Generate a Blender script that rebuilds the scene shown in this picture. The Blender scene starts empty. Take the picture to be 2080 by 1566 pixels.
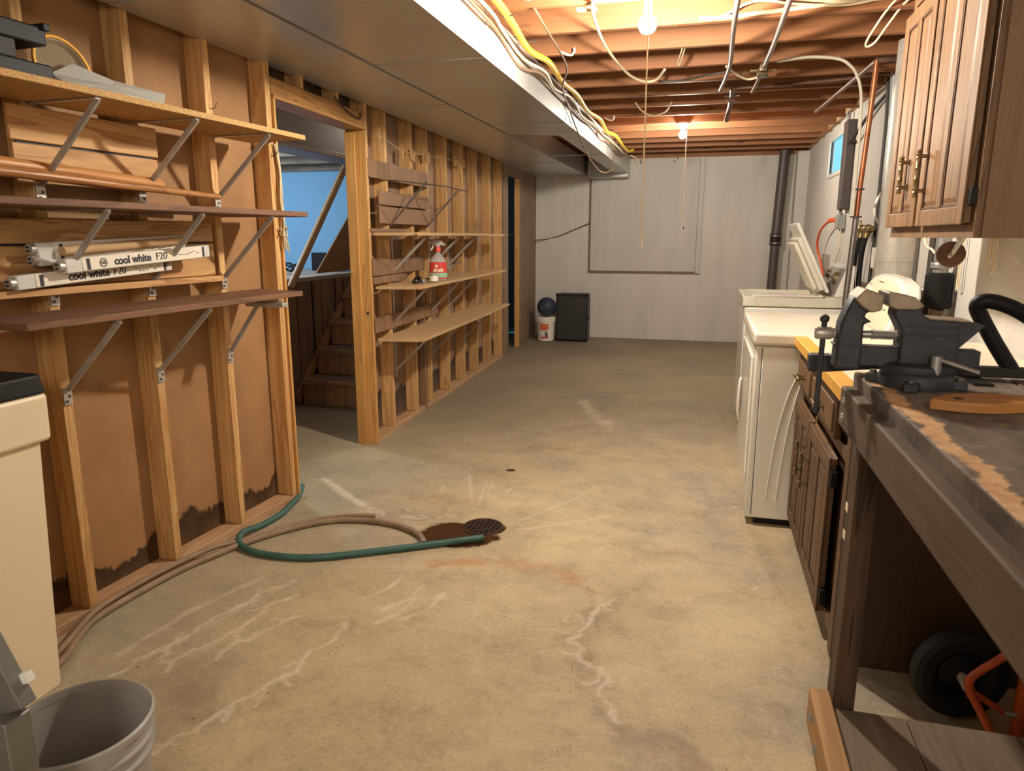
import bpy, bmesh, math, random
import numpy as np
from mathutils import Vector, Matrix
random.seed(7)
S = bpy.context.scene
COL = S.collection
# ------------------------------------------------------------------ camera, world, lights, exposure
F = 1440.0
PITCH = math.atan(303 / F); YAW = math.atan(395 / math.hypot(F, 303))
cam = bpy.data.cameras.new('camera'); cam.sensor_width = 36; cam.lens = F / 2080 * 36
cam.clip_start = 0.02
camo = bpy.data.objects.new('camera', cam); COL.objects.link(camo)
camo.location = (0, 0, 1.35); camo.rotation_euler = (math.pi / 2 - PITCH, 0, YAW)
cam.dof.use_dof = True; cam.dof.focus_distance = 4.2; cam.dof.aperture_fstop = 7.0
S.camera = camo
S.view_settings.view_transform = 'Standard'; S.view_settings.look = 'None'
S.view_settings.gamma = 1.0; S.view_settings.use_curve_mapping = False
S.view_settings.exposure = 0.97
try:
    S.cycles.max_bounces = 8; S.cycles.diffuse_bounces = 5; S.cycles.use_denoising = True
    S.cycles.sample_clamp_indirect = 6
except Exception:
    pass
W = bpy.data.worlds.new('daylight'); S.world = W; W.use_nodes = True
W.node_tree.nodes['Background'].inputs[0].default_value = (0.16, 0.62, 0.80, 1)
W.node_tree.nodes['Background'].inputs[1].default_value = 0.75
WARM = (1.0, 0.92, 0.78)
def lamp(name, loc, power, colour, size):
    l = bpy.data.lights.new(name, 'POINT'); l.energy = power; l.color = colour; l.shadow_soft_size = size
    o = bpy.data.objects.new(name, l); COL.objects.link(o); o.location = loc; return o
lamp('rear_fill_light', (0.1, -1.75, 2.1), 64, (1.0, 0.93, 0.80), 0.35)     # soft fill light added behind the camera to lift the near surfaces
lamp('landing_daylight_fill', (-4.3, 5.05, 2.12), 62, (0.86, 0.92, 1.0), 0.2)     # added cool point light standing in for daylight in the half-level room
lamp('stairwell_fill_light', (-2.5, 5.55, 2.2), 5.0, (1.0, 0.93, 0.82), 0.1)  # added light, hidden behind the far partition, brightens soffit and stairs
lamp('closet_fill_light', (-2.75, 8.3, 1.9), 1.3, (0.85, 0.92, 1.0), 0.1)  # added unseen light that lifts the dark closet opening
BULB1 = (-0.280, 3.19, 2.20); BULB2 = (-0.258, 6.93, 2.25)
BULB1_L, BULB2_L = 1150.0, 880.0

# ------------------------------------------------------------------ node helpers
def lin(c):
    return tuple((x / 255 / 12.92 if x / 255 <= 0.04045 else ((x / 255 + 0.055) / 1.055) ** 2.4) for x in c[:3]) + (1,)
class G:
    def __init__(s, name):
        s.m = bpy.data.materials.new(name); s.m.use_nodes = True
        s.t = s.m.node_tree; s.b = s.t.nodes['Principled BSDF']; s._c = None
    def n(s, kind, **kw):
        d = s.t.nodes.new(kind)
        for k, v in kw.items(): setattr(d, k, v)
        return d
    def l(s, a, b): s.t.links.new(a, b)
    def coord(s, what='Object'):
        if s._c is None: s._c = s.n('ShaderNodeTexCoord')
        return s._c.outputs[what]
    def rnd(s): return s.n('ShaderNodeObjectInfo').outputs['Random']
    def mapv(s, v, scale=(1, 1, 1), loc=(0, 0, 0), rot=(0, 0, 0)):
        d = s.n('ShaderNodeMapping'); s.l(v, d.inputs[0])
        d.inputs['Scale'].default_value = scale; d.inputs['Location'].default_value = loc; d.inputs['Rotation'].default_value = rot
        return d.outputs[0]
    def vadd(s, v, f):
        d = s.n('ShaderNodeVectorMath', operation='ADD'); s.l(v, d.inputs[0]); s.l(f, d.inputs[1]); return d.outputs[0]
    def noise(s, v, scale=5, detail=4, rough=.55, dist=0.0):
        d = s.n('ShaderNodeTexNoise'); s.l(v, d.inputs['Vector'])
        d.inputs['Scale'].default_value = scale; d.inputs['Detail'].default_value = detail
        d.inputs['Roughness'].default_value = rough; d.inputs['Distortion'].default_value = dist
        return d.outputs[0]
    def voro(s, v, scale=5, feature='F1', out='Distance'):
        d = s.n('ShaderNodeTexVoronoi', feature=feature); s.l(v, d.inputs['Vector']); d.inputs['Scale'].default_value = scale
        return d.outputs[out]
    def ramp(s, f, stops, interp='LINEAR'):
        d = s.n('ShaderNodeValToRGB'); s.l(f, d.inputs[0]); e = d.color_ramp.elements; d.color_ramp.interpolation = interp
        while len(e) < len(stops): e.new(0.5)
        for el, (p, c) in zip(e, stops):
            el.position = p; el.color = c if len(c) == 4 else tuple(c) + (1,)
        return d.outputs[0]
    def fr(s, f, a, b):      # float remap clamp
        d = s.n('ShaderNodeMapRange'); s.l(f, d.inputs[0]); d.inputs[1].default_value = a; d.inputs[2].default_value = b
        return d.outputs[0]
    def mix(s, f, a, b, mode='MIX'):
        d = s.n('ShaderNodeMix', data_type='RGBA', blend_type=mode)
        for i, v in ((0, f), (6, a), (7, b)):
            if isinstance(v, (int, float)): d.inputs[i].default_value = v
            elif isinstance(v, (tuple, list)): d.inputs[i].default_value = tuple(v) if len(v) == 4 else tuple(v) + (1,)
            else: s.l(v, d.inputs[i])
        return d.outputs[2]
    def math(s, op, a, b=0.0, clamp=False):
        d = s.n('ShaderNodeMath', operation=op, use_clamp=clamp)
        for i, v in ((0, a), (1, b)):
            if isinstance(v, (int, float)): d.inputs[i].default_value = v
            else: s.l(v, d.inputs[i])
        return d.outputs[0]
    def sep(s, v):
        d = s.n('ShaderNodeSeparateXYZ'); s.l(v, d.inputs[0]); return d.outputs
    def out(s, col=None, rough=None, metal=None, bump=None, bstr=.2, bdist=.01, spec=None, trans=None, alpha=None):
        for k, v in (('Base Color', col), ('Roughness', rough), ('Metallic', metal), ('Specular IOR Level', spec), ('Transmission Weight', trans), ('Alpha', alpha)):
            if v is None: continue
            if isinstance(v, (int, float, tuple)): s.b.inputs[k].default_value = v
            else: s.l(v, s.b.inputs[k])
        if bump is not None:
            d = s.n('ShaderNodeBump'); d.inputs['Strength'].default_value = bstr; d.inputs['Distance'].default_value = bdist
            s.l(bump, d.inputs['Height']); s.l(d.outputs[0], s.b.inputs['Normal'])
        return s.m
def plain(name, c, rough=.5, metal=0.0, var=.12, scale=18, spec=.5, bump=0.05):
    g = G(name); v = g.coord(); nz = g.noise(v, scale, 5, .6)
    c = lin(c); a = tuple(x * (1 - var) for x in c[:3]); b = tuple(min(1, x * (1 + var)) for x in c[:3])
    col = g.ramp(nz, [(.3, a), (.7, b)])
    return g.out(col, rough, metal, nz, bump, .004, spec)
def wood(name, c, dark, axis='z', rough=.62, rings=7.0, knots=True, contrast=1.0, varied=.3, fine=1.0):
    g = G(name); v = g.coord()
    r = g.rnd(); cx = g.n('ShaderNodeCombineXYZ')
    for i, k in enumerate((7.3, 3.1, 5.7)): g.l(g.math('MULTIPLY', r, k), cx.inputs[i])
    v = g.vadd(v, cx.outputs[0])
    sc = {'x': (.35, rings, rings), 'y': (rings, .35, rings), 'z': (rings, rings, .35)}[axis]
    sf = {'x': (3, 60, 60), 'y': (60, 3, 60), 'z': (60, 60, 3)}[axis]
    sk = {'x': (1.6, 7, 7), 'y': (7, 1.6, 7), 'z': (7, 7, 1.6)}[axis]
    big = g.noise(g.mapv(v, sc), 1.6, 3, .5, 1.2)
    band = g.math('FRACT', g.math('MULTIPLY', big, 7.0))
    band = g.ramp(band, [(0, (0, 0, 0)), (.55, (.45,) * 3), (.9, (1, 1, 1)), (1, (0, 0, 0))])
    fin = g.noise(g.mapv(v, sf), 1.5, 4, .6)
    f = g.math('ADD', g.math('MULTIPLY', band, .55 * contrast), g.math('MULTIPLY', fin, .55 * fine))
    col = g.ramp(f, [(.15, lin(c)), (.85, lin(dark))])
    blot = g.noise(v, 2.2, 3, .5)
    col = g.mix(g.math('MULTIPLY', g.fr(blot, .45, .8), .35), col, lin(tuple(x * .72 for x in c)))
    if knots:
        kd = g.voro(g.mapv(v, sk), 1.0)
        k = g.ramp(kd, [(.0, (1, 1, 1)), (.06, (.8,) * 3), (.11, (0, 0, 0))])
        col = g.mix(g.math('MULTIPLY', k, .75), col, lin(tuple(x * .4 for x in dark)))
    hv = g.n('ShaderNodeHueSaturation'); g.l(col, hv.inputs['Color'])
    g.l(g.math('ADD', g.math('MULTIPLY', r, varied), 1 - varied / 2), hv.inputs['Value'])
    return g.out(hv.outputs[0], rough, 0.0, f, .12, .003, .35)
def emit(name, c, strength):
    g = G(name); g.b.inputs['Base Color'].default_value = (1, 1, 1, 1)
    g.b.inputs['Emission Color'].default_value = tuple(c) + (1,); g.b.inputs['Emission Strength'].default_value = strength
    return g.m

# ------------------------------------------------------------------ materials
M = {}
pine, pined = (214, 174, 118), (178, 130, 80)
M['pine_z'] = wood('pine_upright', pine, pined, 'z', varied=.25)
M['pine_y'] = wood('pine_lengthwise', (206, 170, 132), (176, 134, 96), 'y')
M['pine_x'] = wood('pine_crosswise', pine, pined, 'x')
M['oak_z'] = wood('oak_jamb', (214, 164, 98), (164, 112, 56), 'z', knots=False, rough=.45, varied=.15, contrast=.7)
M['oak_y'] = wood('oak_header', (206, 156, 98), (156, 108, 60), 'y', knots=False, rough=.45)
M['joist'] = wood('joist_timber', (158, 106, 70), (130, 82, 50), 'x', knots=True, contrast=.4, varied=.22)
M['subfloor'] = wood('subfloor_board', (140, 92, 60), (110, 70, 44), 'y', contrast=.6)
M['plank_y'] = wood('oak_plank_panel', (210, 166, 112), (164, 116, 70), 'y', knots=False, rings=4, contrast=1.0, varied=.12)
M['plank_dark'] = wood('brown_panel_offcut', (142, 108, 80), (110, 82, 60), 'z', knots=False, contrast=.5, varied=.25)
M['redwood_y'] = wood('red_stained_board', (134, 96, 72), (88, 58, 42), 'y', knots=False, contrast=.7)
M['stairwood'] = wood('stair_timber', (176, 138, 106), (136, 100, 72), 'x', knots=False)
M['stairpanel'] = wood('stair_panelling', (176, 138, 100), (136, 100, 70), 'z', knots=False, rings=9, varied=.3)
M['stairpanel_dark'] = wood('half_wall_panelling', (142, 114, 88), (108, 84, 62), 'z', knots=False, rings=9, varied=.4)
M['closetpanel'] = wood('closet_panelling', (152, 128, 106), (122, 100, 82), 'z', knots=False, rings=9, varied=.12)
M['pole'] = wood('varnished_pole', (196, 140, 84), (150, 96, 50), 'y', knots=False, rough=.4)
M['handrail'] = wood('handrail_wood', (206, 172, 130), (166, 132, 92), 'y', knots=False, rough=.45)
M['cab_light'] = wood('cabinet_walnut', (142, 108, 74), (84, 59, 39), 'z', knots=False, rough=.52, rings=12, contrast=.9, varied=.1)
M['groove'] = plain('dark_door_groove', (74, 48, 32), .5, var=.15)  # dark colour for the bead strips that edge the door fields
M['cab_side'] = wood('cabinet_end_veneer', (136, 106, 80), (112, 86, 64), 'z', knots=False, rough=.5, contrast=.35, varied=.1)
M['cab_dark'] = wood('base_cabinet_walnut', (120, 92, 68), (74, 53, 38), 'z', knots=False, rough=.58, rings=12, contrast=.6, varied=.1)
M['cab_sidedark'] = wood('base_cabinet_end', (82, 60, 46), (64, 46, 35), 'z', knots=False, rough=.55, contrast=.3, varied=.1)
M['benchwood'] = wood('old_bench_timber', (112, 94, 78), (72, 58, 46), 'y', knots=False, rough=.7, contrast=.5)
M['benchleg'] = wood('dark_bench_leg', (98, 77, 60), (48, 34, 26), 'z', knots=False, rough=.7, contrast=1.0)
M['benchrail'] = wood('bench_foot_rail', (206, 164, 112), (166, 124, 80), 'y', rough=.65)
M['benchshelf'] = wood('dusty_shelf_board', (132, 116, 98), (98, 84, 70), 'y', rough=.8, contrast=.4)
M['paddle'] = wood('brush_handle_wood', (196, 138, 76), (150, 98, 50), 'x', knots=False, rough=.4, contrast=.5)
def chip(name, c, d, s=180):
    g = G(name); v = g.coord(); nz = g.noise(g.mapv(v, (1, 1, 2.5)), s, 3, .7); vo = g.voro(v, 120, out='Color')
    col = g.ramp(nz, [(.35, lin(d)), (.6, lin(c))]); col = g.mix(.18, col, vo, 'MULTIPLY')
    return g.out(col, .75, 0.0, nz, .4, .002, .3)
M['chip'] = chip('particle_board', (214, 176, 116), (160, 112, 60))
M['chip_pale'] = chip('dusty_particle_board', (206, 172, 130), (178, 140, 98))
def hardboard(name, c, h0=.12, amp=.28):
    g = G(name); v = g.coord(); nz = g.noise(v, 5, 5, .6); sp = g.noise(v, 140, 2, .6)
    c0 = lin(c); col = g.ramp(nz, [(.3, tuple(x * .86 for x in c0[:3])), (.7, tuple(x * 1.1 for x in c0[:3]))])
    col = g.mix(g.fr(sp, .62, .8), col, tuple(x * .6 for x in c0[:3]))
    z = g.sep(v)[2]; ed = g.noise(g.mapv(v, (1, 1, .6)), 2.4, 7, .62)
    h = g.math('SUBTRACT', g.math('ADD', h0 - amp * .42, g.math('MULTIPLY', ed, amp)), z)
    stain = g.fr(h, -.004, .012)
    ring = g.ramp(g.fr(h, -.01, .2), [(0, (.3,) * 3), (.12, (.14,) * 3), (1, (.5,) * 3)])
    col = g.mix(stain, col, g.mix(1.0, col, ring, 'MULTIPLY'))
    return g.out(col, .7, 0.0, nz, .05, .004, .3)
M['hardboard'] = hardboard('hardboard', (160, 120, 82), .10, .60)
M['hardboard_far'] = hardboard('dark_hardboard', (150, 120, 98), .2, .45)
def plaster(name, c):
    g = G(name); v = g.coord(); a = g.noise(v, .8, 4, .55); st = g.noise(g.mapv(v, (3, 3, .5)), 2.2, 5, .6)
    c0 = lin(c); col = g.ramp(g.math('ADD', g.math('MULTIPLY', a, .5), g.math('MULTIPLY', st, .5)), [(.3, tuple(x * .82 for x in c0[:3])), (.62, c0[:3])])
    sp = g.noise(v, 26, 3, .6); col = g.mix(g.fr(sp, .70, .78), col, tuple(x * .6 for x in c0[:3]))
    b = g.noise(v, 34, 5, .65)
    return g.out(col, .75, 0.0, b, .25, .006, .25)
M['wall'] = plaster('painted_foundation_wall', (214, 208, 200))
M['panelboard'] = plaster('painted_access_board', (208, 202, 194))
M['blue'] = plain('blue_wall_paint', (122, 176, 216), .8, var=.03, scale=2)
M['soffit'] = plain('grey_soffit_paint', (158, 152, 142), .6, var=.05, scale=3)
M['white_enamel'] = plain('white_enamel', (236, 232, 222), .22, var=.02, scale=2, bump=.0)
M['enamel_dust'] = plain('dusty_enamel', (226, 218, 200), .35, var=.06, scale=12, bump=.0)
M['cream'] = plain('cream_plastic', (226, 208, 176), .4, var=.03, scale=3)
M['cream_lam'] = plain('cream_laminate', (240, 228, 200), .35, var=.05, scale=9)
M['yellow_lam'] = plain('yellow_wood_edge', (232, 174, 70), .4, var=.06, scale=20)
M['black'] = plain('black_plastic', (24, 23, 25), .55, var=.15, spec=.25)
M['black_dust'] = plain('dusty_black_plastic', (42, 39, 38), .6, var=.25, scale=8, spec=.3)
M['rubber'] = plain('black_rubber', (18, 17, 17), .65, var=.2)
M['dark_grey'] = plain('dark_grey_enamel', (84, 74, 70), .45, var=.06)
M['iron'] = plain('blue_black_cast_iron', (52, 54, 60), .55, .15, var=.35, scale=22, bump=.15)
M['steel'] = plain('worn_steel', (136, 132, 126), .38, .85, var=.25, scale=40)
M['steel_dust'] = plain('dusty_jaw_steel', (156, 140, 120), .6, .35, var=.2, scale=30, bump=.2)
M['zinc'] = plain('zinc_plated_steel', (184, 178, 170), .4, .5, var=.15, scale=40)
M['lead'] = plain('dull_grey_conduit', (138, 120, 112), .45, .35, var=.2, scale=30)
M['galv'] = plain('galvanized_pipe', (168, 170, 168), .38, .7, var=.15, scale=30)
M['alu'] = plain('aluminium_vent_pipe', (200, 194, 184), .32, .45, var=.1, scale=14)
M['brass'] = plain('antique_brass', (132, 114, 84), .38, .7, var=.35, scale=60)
M['brass_bright'] = plain('valve_brass', (150, 130, 86), .35, .75, var=.25, scale=60)
M['copper'] = plain('copper_pipe', (164, 100, 66), .42, .6, var=.3, scale=9)
M['copper_dull'] = plain('tarnished_copper', (120, 92, 76), .5, .5, var=.25, scale=9)
M['yellow_hose'] = plain('yellow_gas_tubing', (228, 184, 60), .4, var=.08)
M['white_cable'] = plain('white_cable_sheath', (226, 212, 178), .5, var=.06)
M['brown_cable'] = plain('brown_cable_sheath', (122, 96, 72), .6, var=.1)
M['dark_wire'] = plain('dark_wire', (66, 58, 52), .6, var=.1)
M['orange'] = plain('orange_cord', (226, 92, 44), .45, var=.05)
M['green_hose'] = plain('green_garden_hose', (58, 98, 90), .45, var=.16, scale=22)
M['brown_hose'] = plain('old_brown_hose', (140, 116, 92), .6, var=.22, scale=14)
M['grey_plastic'] = plain('grey_bucket_plastic', (166, 162, 156), .45, var=.08, scale=10)
M['grey_metal'] = plain('grey_sheet_metal', (128, 128, 124), .4, .6, var=.14, scale=10)
M['white_tape'] = plain('white_tape', (224, 224, 216), .6, var=.05)
M['orange_paint'] = plain('orange_frame_paint', (196, 84, 30), .4, var=.2, scale=20)
M['rope'] = plain('pale_rope', (206, 188, 150), .8, var=.15, scale=60)
M['green_rope'] = plain('olive_twine', (132, 116, 66), .8, var=.2, scale=60)
M['peg'] = wood('clothespin_wood', (200, 164, 118), (166, 126, 82), 'z', knots=False)
M['red'] = plain('red_plastic', (222, 66, 60), .4, var=.05)
M['label_red'] = plain('red_label', (206, 60, 56), .5, var=.03)
M['label_white'] = plain('white_label', (232, 226, 214), .5, var=.03)
M['label_orange'] = plain('orange_label', (206, 104, 58), .5, var=.05)
M['label_green'] = plain('pale_green_label', (150, 196, 160), .5, var=.05)
M['ink'] = plain('dark_print', (44, 42, 48), .6, var=.05)
M['ink_cream'] = plain('cream_print', (244, 226, 190), .6, var=.03)
M['carton'] = plain('white_carton', (226, 216, 200), .55, var=.04)
M['kraft'] = plain('kraft_tube', (186, 150, 108), .7, var=.06)
M['glasstube'] = plain('lamp_tube_glass', (230, 226, 216), .2, var=.02)
M['navy'] = plain('navy_ball_rubber', (44, 52, 72), .55, var=.15)
M['vinyl'] = plain('black_vinyl', (44, 42, 40), .5, var=.25, scale=12, bump=.3)
M['porcelain'] = plain('white_porcelain', (230, 224, 214), .3, var=.03)
M['tread_grip'] = plain('worn_tread_top', (112, 96, 82), .8, var=.3, scale=14)
M['fiberglass'] = plain('tan_insulation', (178, 150, 112), .95, var=.25, scale=25, bump=.6)
def clear(name, c, rough=.1, alpha=.35):
    g = G(name); return g.out(lin(c), rough, 0.0, None, spec=.5, alpha=alpha)
M['clear_bottle'] = clear('clear_bottle_plastic', (226, 222, 220), .08, .35)
M['clear_grey'] = clear('smoky_clear_plastic', (150, 138, 116), .2, .55)
M['milky'] = clear('milky_sheet_plastic', (214, 212, 204), .4, .9)
M['glass'] = clear('window_glass', (220, 240, 245), .05, .12)
M['clear_hose'] = clear('clear_vinyl_hose', (214, 206, 188), .15, .75)
def galvduct():
    g = G('duct_sheet_steel'); v = g.coord(); a = g.noise(v, 1.1, 3, .5); sp = g.voro(v, 55, out='Color')
    col = g.ramp(a, [(.3, lin((188, 187, 184))[:3]), (.7, lin((206, 205, 202))[:3])]); col = g.mix(.12, col, sp, 'MULTIPLY')
    b = g.noise(v, 1.6, 2, .5)
    return g.out(col, g.ramp(a, [(.2, (.30,) * 3), (.8, (.40,) * 3)]), .5, b, .25, .05)
M['duct'] = galvduct()
def concrete():
    g = G('old_concrete_floor'); v = g.coord()
    big = g.noise(v, .55, 5, .6, .4); mid = g.noise(g.mapv(v, (1, 1.3, 1)), 2.6, 7, .65, .5); fine = g.noise(v, 26, 6, .7)
    f = g.math('ADD', g.math('MULTIPLY', big, .5), g.math('MULTIPLY', mid, .5))
    col = g.ramp(f, [(.32, lin((152, 137, 112))[:3]), (.47, lin((192, 173, 138))[:3]), (.62, lin((218, 198, 156))[:3])])
    grey = g.fr(g.noise(g.mapv(v, (1, 1, 1), (4, 2, 0)), .8, 5, .6), .52, .66)
    col = g.mix(g.math('MULTIPLY', grey, .6), col, lin((146, 142, 132)))
    col = g.mix(g.math('MULTIPLY', g.fr(fine, .5, .72), .45), col, lin((222, 208, 176)))
    pit = g.voro(v, 15); pm = g.noise(v, 4, 3, .6)
    col = g.mix(g.math('MULTIPLY', g.fr(pit, .085, .05), g.fr(pm, .5, .6)), col, lin((96, 74, 50)))
    mot = g.noise(v, 8, 8, .75)
    col = g.mix(g.math('MULTIPLY', g.fr(mot, .5, .36), .25), col, lin((120, 106, 84)))
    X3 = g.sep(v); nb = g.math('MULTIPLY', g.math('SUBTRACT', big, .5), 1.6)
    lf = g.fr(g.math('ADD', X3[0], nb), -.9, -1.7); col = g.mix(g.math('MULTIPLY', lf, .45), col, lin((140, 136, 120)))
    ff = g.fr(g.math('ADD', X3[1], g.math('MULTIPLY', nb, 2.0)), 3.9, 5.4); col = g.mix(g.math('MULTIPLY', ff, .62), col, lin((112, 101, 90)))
    sp2 = g.noise(v, 75, 4, .75); col = g.mix(g.math('MULTIPLY', g.fr(sp2, .52, .40), .20), col, lin((116, 98, 72)))
    p2 = g.voro(v, 40); col = g.mix(g.math('MULTIPLY', g.fr(p2, .11, .07), g.fr(g.noise(v, 5, 3, .6), .5, .58)), col, lin((84, 64, 44)))
    at = g.n('ShaderNodeAttribute', attribute_name='marks'); r, gg, b = [g.sep(at.outputs['Vector'])[i] for i in range(3)]
    br = g.noise(v, 34, 5, .7); brk = g.fr(br, .28, .5)
    dm = g.fr(g.math('ADD', gg, g.math('MULTIPLY', g.math('SUBTRACT', g.noise(v, 9, 6, .65), .5), .7)), .42, .52)
    rm = g.math('MULTIPLY', b, g.fr(mid, .35, .6))
    wm = g.math('MULTIPLY', g.math('MULTIPLY', r, brk), .55)
    ga = g.n('ShaderNodeAttribute', attribute_name='grime').outputs['Fac']
    gf = g.math('MULTIPLY', ga, g.fr(g.noise(v, 14, 6, .7), .3, .6))
    col = g.mix(g.math('MULTIPLY', gf, .5), col, lin((128, 110, 88)))
    col = g.mix(wm, col, lin((236, 222, 200)))
    col = g.mix(g.math('MULTIPLY', rm, .6), col, lin((186, 112, 52)))
    col = g.mix(dm, col, g.mix(fine, lin((52, 34, 22)), lin((84, 58, 38))))
    rough = g.mix(dm, (.62,) * 3, (.16,) * 3)
    bp = g.math('ADD', fine, g.math('MULTIPLY', pit, .5))
    return g.out(col, rough, 0.0, bp, .12, .006, .45)
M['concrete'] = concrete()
def benchtop():
    g = G('worn_bench_top'); v = g.coord(); n1 = g.noise(g.mapv(v, (1.5, 1, 1)), 5, 6, .65); n2 = g.noise(v, 38, 5, .7)
    dark = g.ramp(n1, [(.35, lin((80, 68, 60))[:3]), (.7, lin((138, 124, 110))[:3])])
    dark = g.mix(g.math('MULTIPLY', g.fr(n2, .56, .72), .6), dark, lin((170, 152, 130)))
    x = g.sep(v)[0]; jag = g.noise(g.mapv(v, (5, 6, 5)), 1.0, 9, .8)
    e = g.math('SUBTRACT', g.math('SUBTRACT', g.math('MULTIPLY', jag, .13), .022), x)         # x runs from the front edge inwards
    nzf = g.sep(g.n('ShaderNodeNewGeometry').outputs['Normal'])[2]
    m = g.math('MULTIPLY', g.math('MULTIPLY', g.math('MULTIPLY', g.fr(e, .0, .004), g.fr(e, .040, .034)), g.fr(nzf, .6, .9)), g.fr(g.noise(v, 30, 4, .7), .28, .36))
    raw = g.ramp(n2, [(.3, lin((186, 138, 96))[:3]), (.7, lin((226, 184, 138))[:3])])
    patch = g.fr(g.noise(g.mapv(v, (7, 9, 7), (3, 1, 0)), 1.0, 6, .75), .66, .70)
    col = g.mix(m, dark, raw); col = g.mix(g.math('MULTIPLY', patch, .7), col, raw)
    return g.out(col, .7, 0.0, n2, .4, .004, .3)
M['benchtop'] = benchtop()

# ------------------------------------------------------------------ mesh helpers
ROOT = {}
class MB:
    def __init__(s, xf=None): s.bm = bmesh.new(); s.xf = xf
    def v(s, p):
        p = Vector(p)
        return s.bm.verts.new(s.xf(p) if s.xf else p)
    def face(s, vs):
        try: return s.bm.faces.new(vs)
        except ValueError: return None
    def hexa(s, P):
        v = [s.v(p) for p in P]
        for f in ((0, 3, 2, 1), (4, 5, 6, 7), (0, 1, 5, 4), (1, 2, 6, 5), (2, 3, 7, 6), (3, 0, 4, 7)): s.face([v[i] for i in f])
        return s
    def box(s, a, b):
        (x0, y0, z0), (x1, y1, z1) = a, b
        return s.hexa([(x0, y0, z0), (x1, y0, z0), (x1, y1, z0), (x0, y1, z0), (x0, y0, z1), (x1, y0, z1), (x1, y1, z1), (x0, y1, z1)])
    def prism(s, poly, vec):
        a = [s.v(p) for p in poly]; b = [s.v(Vector(p) + Vector(vec)) for p in poly]; n = len(a)
        s.face(a[::-1]); s.face(b)
        for i in range(n): s.face([a[i], a[(i + 1) % n], b[(i + 1) % n], b[i]])
        return s
    def bar(s, p0, p1, w, h, up=(0, 0, 1)):
        p0, p1 = Vector(p0), Vector(p1); d = (p1 - p0).normalized(); side = d.cross(Vector(up)).normalized(); u = side.cross(d)
        a, b = side * w / 2, u * h / 2
        return s.hexa([p0 - a - b, p0 + a - b, p0 + a + b, p0 - a + b, p1 - a - b, p1 + a - b, p1 + a + b, p1 - a + b])
    def tube(s, pts, r, n=8, closed=False):
        pts = [Vector(p) for p in pts]; m = len(pts); rr = r if isinstance(r, (list, tuple)) else [r] * m
        prev = None; rings = []
        for i, p in enumerate(pts):
            t = (pts[min(i + 1, m - 1)] - pts[max(i - 1, 0)])
            if closed: t = pts[(i + 1) % m] - pts[i - 1]
            t.normalize()
            if prev is None:
                ref = Vector((0, 0, 1)) if abs(t.z) < .9 else Vector((1, 0, 0)); a = t.cross(ref).normalized()
            else:
                a = (prev - t * prev.dot(t)).normalized()
            prev = a; b = t.cross(a)
            rings.append([s.v(p + (a * math.cos(k * 2 * math.pi / n) + b * math.sin(k * 2 * math.pi / n)) * rr[i]) for k in range(n)])
        for i in range(m - 1 if not closed else m):
            A, B = rings[i], rings[(i + 1) % m]
            for k in range(n): s.face([A[k], A[(k + 1) % n], B[(k + 1) % n], B[k]])
        if not closed: s.face(rings[0][::-1]); s.face(rings[-1])
        return s
    def lathe(s, prof, o, axis=(0, 0, 1), n=24, cap=True):
        o = Vector(o); ax = Vector(axis).normalized(); ref = Vector((1, 0, 0)) if abs(ax.x) < .9 else Vector((0, 1, 0))
        a = ax.cross(ref).normalized(); b = ax.cross(a); rings = []
        for r, h in prof:
            if r < 1e-6: rings.append([s.v(o + ax * h)])
            else: rings.append([s.v(o + ax * h + (a * math.cos(k * 2 * math.pi / n) + b * math.sin(k * 2 * math.pi / n)) * r) for k in range(n)])
        for A, B in zip(rings, rings[1:]):
            for k in range(n):
                p = [A[k % len(A)], A[(k + 1) % n % len(A)], B[(k + 1) % n % len(B)], B[k % len(B)]]
                q = []
                for x in p:
                    if x not in q: q.append(x)
                if len(q) > 2: s.face(q)
        if cap:
            for R in (rings[0], rings[-1]):
                if len(R) > 2: s.face(R)
        return s
    def cyl(s, p0, p1, r, n=16, r2=None):
        p0, p1 = Vector(p0), Vector(p1); L = (p1 - p0).length
        return s.lathe([(r, 0), (r if r2 is None else r2, L)], p0, p1 - p0, n)
    def ball(s, c, r, n=16, sz=1.0):
        k = 10
        return s.lathe([(max(0, r * math.sin(math.pi * i / k)) if 0 < i < k else 0, -r * sz * math.cos(math.pi * i / k)) for i in range(k + 1)], c, (0, 0, 1), n)
    def build(s, name, mat, parent=None, smooth=False, bevel=0.0, seg=2, **props):
        bmesh.ops.recalc_face_normals(s.bm, faces=s.bm.faces)
        me = bpy.data.meshes.new(name); top = parent
        while top is not None and top.parent is not None: top = top.parent
        if parent is not None: off = ROOT[parent.name]
        else:
            c = [v.co for v in s.bm.verts]
            lo = [min(p[i] for p in c) for i in range(3)]; hi = [max(p[i] for p in c) for i in range(3)]
            off = Vector(((lo[0] + hi[0]) / 2, (lo[1] + hi[1]) / 2, lo[2]))
        for v in s.bm.verts: v.co -= off
        s.bm.to_mesh(me); s.bm.free()
        o = bpy.data.objects.new(name, me); COL.objects.link(o); me.materials.append(M[mat] if isinstance(mat, str) else mat)
        if parent is not None: o.parent = parent; ROOT[o.name] = off
        else: o.location = off; ROOT[o.name] = off
        if smooth:
            me.polygons.foreach_set('use_smooth', [True] * len(me.polygons))
            try: me.set_sharp_from_angle(angle=math.radians(40))
            except Exception: pass
        if bevel:
            b = o.modifiers.new('edges', 'BEVEL'); b.width = bevel; b.segments = seg; b.limit_method = 'ANGLE'; b.angle_limit = math.radians(40)
            if not smooth:
                me.polygons.foreach_set('use_smooth', [True] * len(me.polygons))
                try: me.set_sharp_from_angle(angle=math.radians(40))
                except Exception: pass
        for k, val in props.items(): o[k] = val
        return o
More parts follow.
